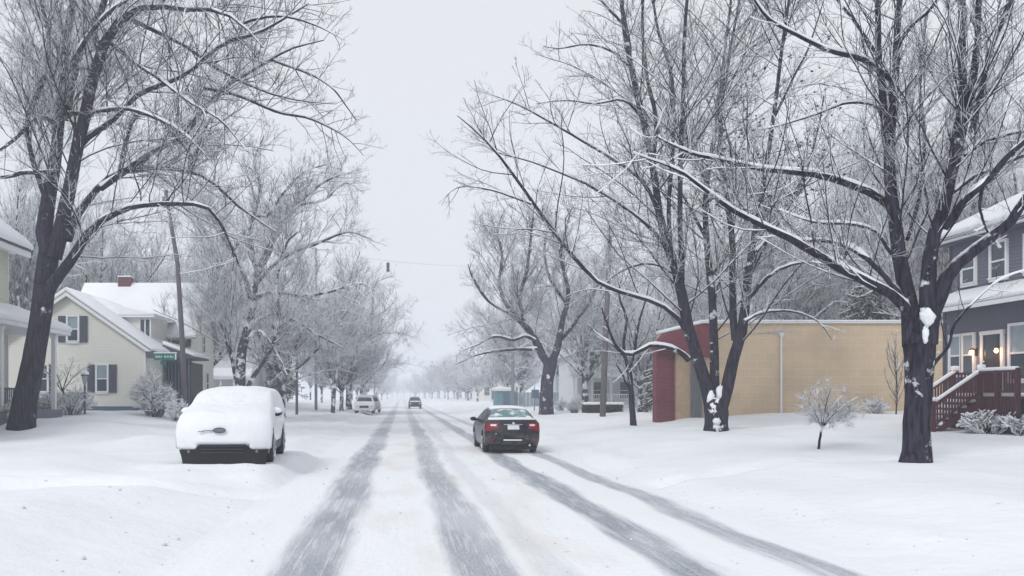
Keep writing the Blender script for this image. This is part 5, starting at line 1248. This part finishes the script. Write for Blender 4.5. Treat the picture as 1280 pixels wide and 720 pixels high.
# ------------------------------------------------------------------ other trees
# street tree with a thick bole right of the sedan
Y, ob = base(683, 518)
l3 = [
 px_limb([(683,524,24),(683,515,19),(684,478,16),(688,455,17),(688,447,16)], Y),
 px_limb([(686,456,11),(678,442,10),(669,424,9),(655,405,8),(643,396,6.5),(632,380,5.5),(624,355,4.5),(628,320,3.5),(622,290,2.5),(630,262,1)], Y, 1.5),
 px_limb([(690,452,10),(697,434,9),(705,400,7),(710,360,5.5),(700,318,4.5),(708,285,3),(716,255,1)], Y, -1.5),
 px_limb([(669,426,5),(655,420,4.5),(642,425,4),(620,420,3.5),(596,431,2),(575,440,1)], Y, -2),
 px_limb([(672,436,4.5),(642,437,4),(613,440,3),(590,446,2),(570,455,1)], Y, 2),
 px_limb([(700,425,6),(720,400,5),(740,372,4),(755,330,3),(765,290,1)], Y, 2),
 px_limb([(655,405,5),(650,370,4.5),(660,330,4),(664,290,3),(668,255,1)], Y, -2),
 px_limb([(643,396,4),(615,380,3.5),(595,355,3),(585,330,1)], Y, -1.5),
 px_limb([(708,380,4),(688,350,3.5),(680,310,3),(690,265,1)], Y, 2.5),
]
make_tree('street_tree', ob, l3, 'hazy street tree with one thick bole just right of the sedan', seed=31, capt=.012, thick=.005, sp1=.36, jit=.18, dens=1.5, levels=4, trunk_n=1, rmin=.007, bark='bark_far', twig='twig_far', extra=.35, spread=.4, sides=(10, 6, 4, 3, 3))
# left-middle tree behind the parked white car
Y, ob = base(300, 512)
Y = 50.; ob = ((300-CX)/F*Y, Y, g((300-CX)/F*Y, Y))
l2_ = [
 px_limb([(299,520,22),(300,490,19),(302,440,17),(313,400,15),(318,370,13)], Y),
 px_limb([(316,385,9),(305,345,8),(290,315,7),(272,285,6),(262,250,5),(270,210,3),(262,180,1)], Y, 2),
 px_limb([(318,375,9),(320,340,8),(312,290,7),(325,240,5.5),(318,200,4),(330,170,1.5)], Y, -1.5),
 px_limb([(317,372,9),(340,364,8),(380,370,6.5),(410,366,5),(450,354,3.5),(480,372,1.5)], Y, -2),
 px_limb([(318,350,7),(340,310,6),(352,278,5.5),(372,257,5),(405,250,4),(430,228,2.5),(452,240,1)], Y, 1.5),
 px_limb([(290,315,6),(320,270,5.5),(332,272,5),(355,240,4.5),(380,215,3.5),(410,205,1.5)], Y, -2.5),
 px_limb([(318,345,7),(345,290,6),(378,250,5),(410,225,3.5),(440,215,1.5)], Y, -2.5),
 px_limb([(316,360,7),(350,325,6),(395,305,5),(435,290,3.5),(465,300,1.5)], Y, 1),
 px_limb([(312,410,8),(335,395,6),(365,400,5),(400,420,4),(430,435,1.5)], Y, 2),
 px_limb([(304,430,7),(325,415,6),(345,440,5),(360,470,2)], Y, -1.5),
 px_limb([(298,480,12),(288,440,10),(275,400,8.5),(268,370,7.5),(273,335,6.5),(262,300,5),(245,270,3),(235,235,1)], Y+.4, 1.5),
 px_limb([(306,500,10),(318,470,9),(335,440,7.5),(350,400,6),(345,350,5),(360,300,4),(385,285,1.5)], Y-.3, -2),
]
for q in l2_: q[:, 3] *= .72
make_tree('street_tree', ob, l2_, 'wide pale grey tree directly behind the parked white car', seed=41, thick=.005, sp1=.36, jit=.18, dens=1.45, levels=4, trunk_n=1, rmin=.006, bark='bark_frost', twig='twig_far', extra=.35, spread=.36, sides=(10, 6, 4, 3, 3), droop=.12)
# V-trunk tree in the haze at left, with a wide crown
Y = 78.; ob = ((416-CX)/F*Y, Y, g((416-CX)/F*Y, Y))
l4_ = [
 px_limb([(416,516,6),(417,500,5),(418,486,5)], Y),
 px_limb([(418,490,4),(413,470,3.6),(409,440,3),(400,400,2.5),(385,360,2),(375,325,1)], Y, 1.5),
 px_limb([(418,490,4.2),(421,465,3.6),(424,430,3),(430,390,2.4),(440,345,1.6),(450,315,.8)], Y, -1.5),
 px_limb([(422,466,3),(435,450,2.6),(455,430,2.2),(480,415,1.8),(505,418,1),(525,425,.5)], Y, -1.5),
 px_limb([(424,440,2.6),(445,415,2.2),(470,395,1.8),(495,385,1.2),(515,392,.5)], Y, 1.5),
 px_limb([(428,400,2.4),(450,370,2),(475,350,1.6),(492,345,.6)], Y, 1),
 px_limb([(410,445,2.6),(392,425,2.2),(370,410,1.8),(345,405,.7)], Y, -2),
]
for q in l4_[3:]: q[:, 3] *= .6
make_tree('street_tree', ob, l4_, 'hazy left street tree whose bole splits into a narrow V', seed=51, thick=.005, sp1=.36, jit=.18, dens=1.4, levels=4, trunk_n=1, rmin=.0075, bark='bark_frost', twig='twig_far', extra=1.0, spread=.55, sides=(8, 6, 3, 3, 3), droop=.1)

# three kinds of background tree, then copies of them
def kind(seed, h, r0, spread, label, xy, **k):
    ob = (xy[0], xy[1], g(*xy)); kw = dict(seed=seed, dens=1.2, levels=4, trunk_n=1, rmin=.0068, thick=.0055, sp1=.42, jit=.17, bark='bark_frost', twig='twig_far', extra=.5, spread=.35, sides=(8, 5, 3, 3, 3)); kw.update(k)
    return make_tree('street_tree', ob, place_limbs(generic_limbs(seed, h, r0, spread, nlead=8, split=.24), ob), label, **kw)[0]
X_ = lambda px, Y: (px-CX)/F*Y
tA = kind(61, 15.5, .29, 6.5, 'bare tree rising behind the beige house, nearest its chimney', (X_(150, 66), 66))
tB = kind(62, 13, .30, 5.0, 'dark trunked tree left of the thick wooden pole on the right', (X_(731, 72), 72), droop=.02)
tC = kind(63, 17, .28, 5.5, 'tall bare tree rising behind the middle of the tan building', (X_(985, 60), 60), up=.35)
k_ = 0
for src, px, Y, rot, s, lab in (
    (tC, 60, 70, 1.0, .95, 'bare tree showing between the left edge house and the beige house'),
    (tB, 215, 70, 2.1, 1.15, 'bare tree rising behind the right wing of the beige house'),
    (tA, 258, 78, 3.3, .95, 'hazy bare tree just right of the beige house gable'),
    (tC, 20, 60, 4.0, 1.05, 'bare tree above the olive house roof at the left edge'),
    (tB, 340, 100, .7, 1.1, 'hazy tree between the pale blue grey house and thin pole'),
    (tA, 100, 84, 5.1, 1.1, 'faint tree far behind the front gable of the beige house'),
    (tA, 1070, 66, 1.9, 1.0, 'bare tree behind the tan building, next to the dark conifer'),
    (tC, 1190, 47, 2.9, 1.05, 'bare tree rising between tan building and grey house'),
    (tA, 1240, 52, .4, 1.1, 'bare tree rising behind the grey house roof'),
    (tB, 935, 62, 4.4, .85, 'bare tree behind the left end of the tan building'),
    (tA, 436, 92, 2.2, (1.2, .9), 'wide hazy tree whose crown overhangs the far parked cars'),
    (tB, 452, 128, 4.2, (1.3, 1.0), 'faint wide tree behind the far parked cars'),
    (tA, 352, 62, 5.5, (.95, .8), 'frosted tree right of the parked white car, crown reaching the kerb'),
    (tA, 702, 92, 1.3, (1.0, .95), 'hazy tree behind the white columned house'),
    (tC, 652, 112, 3.9, (1.1, .85), 'hazy tree right of the grey far pole'),
    (tC, 862, 74, 5.2, .9, 'bare tree behind the red shop front roof'),
    (tB, 775, 88, 3.6, 1.15, 'hazy tree behind the narrow white house'),
    (tA, 800, 62, 2.4, .62, 'small bare tree between thick wooden pole and red shop front'),
    (tC, 1020, 85, .2, 1.0, 'faint tree far behind the tan building'),
    (tB, 1130, 74, 1.2, 1.1, 'faint tree behind the tan building seen through the big fork'),
    (tC, 1330, 40, 1.2, .9, 'bare tree with limbs reaching in above the grey house'),
    ):
    x = X_(px, Y); copy_tree(src, (x, Y, g(x, Y)-.05), rot, s, lab)
# rows of hazy trees down both sides of the street
rr = random.Random(9)
left = [(427, 86, 'bare street tree with a stout bole beside the V-split one', 1.0), (402, 132, None, .95), (388, 165, None, .9), (438, 124, None, .95), (446, 150, None, .95), (415, 150, None, .9), (458, 190, None, .95), (440, 215, None, 1.), (470, 250, None, .95), (477, 330, None, .95), (484, 430, None, 1.1), (490, 560, None, 1.3), (497, 700, None, 1.4), (472, 290, None, 1.1), (505, 820, None, 1.4)]
for i, (px, Y, lab, s) in enumerate(left):
    x = X_(px, Y); copy_tree((tA, tB, tC)[i % 3], (x, Y, g(x, Y)-.05), rr.uniform(0, 6.28), (s*rr.uniform(.65, 1.0), s*rr.uniform(.6, .95)), lab or 'hazy bare tree in the far left row', None if lab else 'far trees along the left side of the street')
right = [(616, 150), (634, 128), (597, 178), (585, 210), (572, 245), (596, 270), (560, 290), (549, 340), (575, 380), (540, 400), (530, 500), (606, 300), (592, 330), (582, 300), (568, 330), (556, 390), (547, 440), (537, 560), (524, 700), (513, 760), (531, 430), (519, 520), (620, 200), (589, 240), (577, 430), (556, 470), (520, 640), (625, 240), (655, 180)]
for i, (px, Y) in enumerate(right):
    x = X_(px, Y); copy_tree((tB, tC, tA)[i % 3], (x, Y, g(x, Y)-.05), rr.uniform(0, 6.28), (rr.uniform(.8, 1.25), rr.uniform(.55, .9)) if px > 580 else (rr.uniform(1.0, 1.6), rr.uniform(.7, 1.25)), 'hazy bare tree in the far right row', 'far trees along the right side of the street')

# thin crooked tree before the narrow white house
Y, ob = base(790, 532)
l5 = [px_limb([(792,538,10),(791,520,8),(789,495,7.5),(787,470,7),(784,452,6)], Y), px_limb([(785,456,4.5),(780,430,4),(783,400,3.5),(774,370,2.5),(780,335,1)], Y, .8),
      px_limb([(786,462,4),(793,440,3.5),(797,410,3),(806,380,2),(812,350,.8)], Y, -.8), px_limb([(788,486,3),(782,478,3),(779,470,2.5),(770,455,1)], Y, -.6),
      px_limb([(784,452,3.5),(768,432,3),(750,420,2),(735,405,1)], Y, 1)]
make_tree('small_tree', ob, l5, 'thin crooked dark trunked tree left of the red wall', seed=71, dens=1.0, levels=3, trunk_n=1, rmin=.008, bark='bark', twig='twig_far', extra=.4, spread=.4, up=.35)
# young crab apple with a flat snowy head
Y, ob = base(1024, 561)
l6 = [px_limb([(1023,566,4),(1024,555,3.4),(1026,542,3.2),(1030,528,3.2)], Y)]
for k, (dx, dy_, dd) in enumerate(((-36, -24, .3), (-28, -36, -.5), (-12, -45, .6), (8, -50, -.4), (22, -38, .5), (40, -34, -.3), (44, -22, .4), (-20, -22, -.7), (26, -20, .7))):
    l6.append(px_limb([(1028,534,1.6),(1029+dx*.35,532+dy_*.45,1.2),(1031+dx*.75,530+dy_*.8,.8),(1033+dx,530+dy_,.4)], Y, dd))
make_tree('sapling', ob, l6, 'young tree with a flat snowy head before the tan wall', seed=72, dens=7, levels=3, trunk_n=1, rmin=.0026, twig='twig_far', snow=.5, up=.06, ang=(35, 75), thick=.006)
# upright sapling against the tan wall
x = X_(1120, 41); ob = (x, 41, g(x, 41)); r = np.random.default_rng(4)
l7 = [np.array([[x, 41, ob[2]-.1, .035], [x+.05, 41, ob[2]+1.2, .028], [x, 41.05, ob[2]+2.4, .018], [x-.05, 41, ob[2]+3.6, .006]])]
for k in range(7):
    a = k*2.4; z0 = ob[2]+.5+.3*k; l7.append(np.array([[x, 41, z0, .016], [x+.35*math.cos(a), 41+.35*math.sin(a), z0+.7, .010], [x+.55*math.cos(a), 41+.55*math.sin(a), z0+1.5, .004]]))
make_tree('sapling', ob, l7, 'slim upright sapling against the tan wall left of the big trunk', seed=73, dens=2.6, levels=3, trunk_n=0, rmin=.004, up=.45, ang=(20, 45), thick=.006)
# bare ornamental tree by the beige house's ground floor
x = X_(78, 41.5); ob = (x, 41.5, g(x, 41.5)); 
l8 = [np.array([[x, 41.5, ob[2]-.1, .05], [x+.05, 41.5, ob[2]+.9, .04], [x, 41.5, ob[2]+1.2, .035]])]
for k in range(8):
    a = k*.785; l8.append(np.array([[x, 41.5, ob[2]+1.0, .025], [x+.6*math.cos(a), 41.5+.6*math.sin(a), ob[2]+1.8, .018], [x+1.3*math.cos(a), 41.5+1.3*math.sin(a), ob[2]+2.3+.3*math.sin(k*3), .006]]))
make_tree('small_tree', ob, l8, 'small bare ornamental tree before the beige house ground floor', seed=74, dens=2.2, levels=3, trunk_n=1, rmin=.005, up=.2, thick=.007)

# conifers
def conifer(ob, h, rad, label, seed, s=1):
    r = np.random.default_rng(seed); t_ = thing('conifer', ob, label, 'tree'); o_ = np.array(ob)
    tr = np.array([[[0, 0, -.2], [0, 0, h*.5], [.05, 0, h]]])+o_; rd = np.array([[h*.018, h*.01, .02]])
    link('trunk', npmesh('trunk', *tubes(tr, rd, 8), org=ob), M['bark_far'], t_)
    n_ = int(h*26); t = r.random(n_)**.8; z = h*(.1+.88*t); L = rad*(1-t)**.8*r.uniform(.6, 1.15, n_)+.25; a = r.random(n_)*6.283
    s_ = np.linspace(0, 1, 7)[None]; d = np.stack([np.cos(a), np.sin(a)], 1)
    B = np.zeros((n_, 7, 3)); B[..., :2] = d[:, None]*(L[:, None]*s_)[..., None]; B[..., 2] = z[:, None]+(L[:, None])*(.05*s_-.32*s_**1.6); B += o_
    Rd = np.full((n_, 7), .025)*np.linspace(1.2, .4, 7)
    V = [tubes(B, Rd, 4)]
    c1 = children(r, B, Rd, .16, .42, 4, (35, 65), .1, -.05, .25, .7, .016, .15, 1.2); V.append(tubes(*c1, 4))
    c2 = children(r, *c1, .07, .35, 3, (35, 60), .05, -.05, .3, .9, .016, .1, .35); c2[1][:] = np.maximum(c2[1], .018); V.append(tubes(*c2, 3))
    link('crown', npmesh('crown', *merge(V), smooth=False, org=ob), M['needle'], t_)
    cap = snowcap(np.concatenate([B]), Rd*1.5, r, .8); link('snow_cover', npmesh('snow_cover', *cap, org=ob), M['snow'], t_)
    return t_
x = X_(1085, 52.2); conifer((x, 52.2, g(x, 52.2)), 9.4, 3.3, 'dark evergreen rising behind the tan building roof', 1)
x = X_(822, 58); conifer((x, 58, g(x, 58)), 4.2, 1.6, 'short dark evergreen left of the red wall', 2)
x = X_(352, 96); conifer((x, 96, g(x, 96)), 6.5, 2.6, 'hazy blue green evergreen left of the thin bare pole', 3)

# bushes
def bush(name, px, py, Y, wd, ht, label, seed, twig='twig', n=90, dens=1., dx=None, snow=1.3):
    x = X_(px, Y) if dx is None else dx; ob = (x, Y, g(x, Y)); r = np.random.default_rng(seed)
    t_ = thing(name, ob, label, 'bush'); o_ = np.array(ob)
    a = r.random(n)*6.283; rad = np.sqrt(r.random(n)); L = r.uniform(.6, 1.05, n)*(1+.16*np.cos(a+seed)+.14*np.cos(3*a+seed*2))
    s_ = np.linspace(0, 1, 6)[None]
    B = np.zeros((n, 6, 3)); q = rad*wd/2
    B[..., 0] = (np.cos(a)*q)[:, None]*(.3+.7*s_); B[..., 1] = (np.sin(a)*q)[:, None]*(.3+.7*s_)
    B[..., 2] = (ht*L*np.sqrt(np.maximum(1-rad**2*.55, .1)))[:, None]*np.sin(s_*1.45)-.05
    B += r.normal(size=B.shape)*.03+o_
    Rd = np.full((n, 6), .011)*np.linspace(1.2, .5, 6)
    c1 = children(r, B, Rd, .14/dens, .5, 4, (25, 60), .25, .2, .05, .8, .005, .25, .7); c2 = children(r, *c1, .09/dens, .6, 3, (25, 60), .1, .2, .05, .9, .0045, .25, .35)
    link('branches', npmesh('branches', *merge([tubes(B, Rd, 4), tubes(*c1, 4), tubes(*c2, 3)]), smooth=False, org=ob), M[twig], t_)
    sn = merge([snowcap(B, Rd*1.6, r, snow), snowcap(*c1, r, snow)]); link('snow_cover', npmesh('snow_cover', *sn, org=ob), M['snow'], t_)
    return t_
bush('bush', 88, 520, 40, 2.6, 1.15, 'wide reddish brown bush with snow before the beige house', 1, 'redtwig', 120)
bush('bush', 60, 522, 38.5, 1.5, .9, 'small snowy bush just right of the big left trunk', 2, 'redtwig', 70)
bush('bush', 194, 518, 42, 2.3, 1.75, 'rounded frosted bush behind the street name sign', 3, 'twig', 150, 1.3)
bush('bush', 222, 516, 41, 1.2, 1.0, 'low dark bush at the foot of the leaning wooden pole', 4, 'twig', 60)
bush('bush', 6, 530, 33, 1.3, .75, 'low snow-laden bush left of the big left trunk', 5, 'twig', 70, 1, snow=2.2)
bush('bush', 262, 505, 50, 2.0, 1.2, 'pale frosted bush beside the beige house wing', 6, 'twig', 90)
bush('bush', 718, 515, 62, 1.2, .95, 'dark scruffy bush at the left end of the low hedge', 7, 'twig', 90, .9)
bush('bush', 0, 0, 25.9, 1.5, .75, 'low snow-topped bush beneath the red porch rail', 8, 'needle', 80, 1.2, dx=18.1, snow=2.4)
bush('bush', 0, 0, 24.4, 1.3, .62, 'snow-covered bush at the right edge by the grey house', 9, 'needle', 80, 1.2, dx=18.2, snow=2.4)
bush('bush', 0, 0, 23.0, 1.2, .6, 'second snowy bush at the right edge by the grey house, nearest us', 10, 'needle', 70, 1.2, dx=17.8, snow=2.4)
bush('bush', 1095, 520, 42, 1.3, .7, 'small frosted shrub at the foot of the tan wall', 11, 'twig', 60)
bush('bush', 700, 505, 73, 1.4, 1.0, 'faint shrub before the white columned porch', 12, 'twig', 60)
# low clipped hedge capped with snow
Y = 61; x0, x1 = X_(729, Y), X_(777, Y); zb = g((x0+x1)/2, Y)
t_ = thing('hedge', ((x0+x1)/2, Y, zb), 'low dark clipped hedge capped with snow on the right verge', 'hedge')
r = np.random.default_rng(12); n_ = 5200
c = np.stack([r.uniform(x0, x1, n_), Y+r.uniform(-.4, .4, n_), zb+r.uniform(-.1, .62, n_)], 1); d = unit(r.normal(size=(n_, 3)))*.09
B = np.stack([c-d, c, c+d], 1); link('leaves', npmesh('leaves', *tubes(B, np.full((n_, 3), .022), 3), smooth=False, org=tuple(t_.location)), M['seed'], t_)
q = MB(); q.box(x0-.05, x1+.1, Y-.42, Y+.42, zb+.58, zb+.78); q.obj('snow_cap', M['snow'], t_, bevel=.07, smooth=True)
# seed clusters hanging in the middle of the three-stemmed tree
r = np.random.default_rng(19); A, _ = tl2; 
sel = A[r.integers(0, len(A), 6000), 4]; 
px_ = CX+sel[:, 0]/sel[:, 1]*F; pz_ = CY-(sel[:, 2]-CH)/sel[:, 1]*F
sel = sel[(sel[:, 0] > 11.6) & (sel[:, 0] < 17) & (sel[:, 2] > 8.2) & (sel[:, 2] < 14)][:900]
d = unit(r.normal(size=sel.shape)*[1, 1, .4]+np.array([0, 0, -.7]))*.07
B = np.stack([sel, sel+d*.5, sel+d], 1); V = tubes(B, np.tile([.018, .034, .012], (len(sel), 1)), 5)
link('seed_clusters', npmesh('seed_clusters', *V, org=tuple(tm.location)), M['seed'], tm)['kind'] = 'stuff'
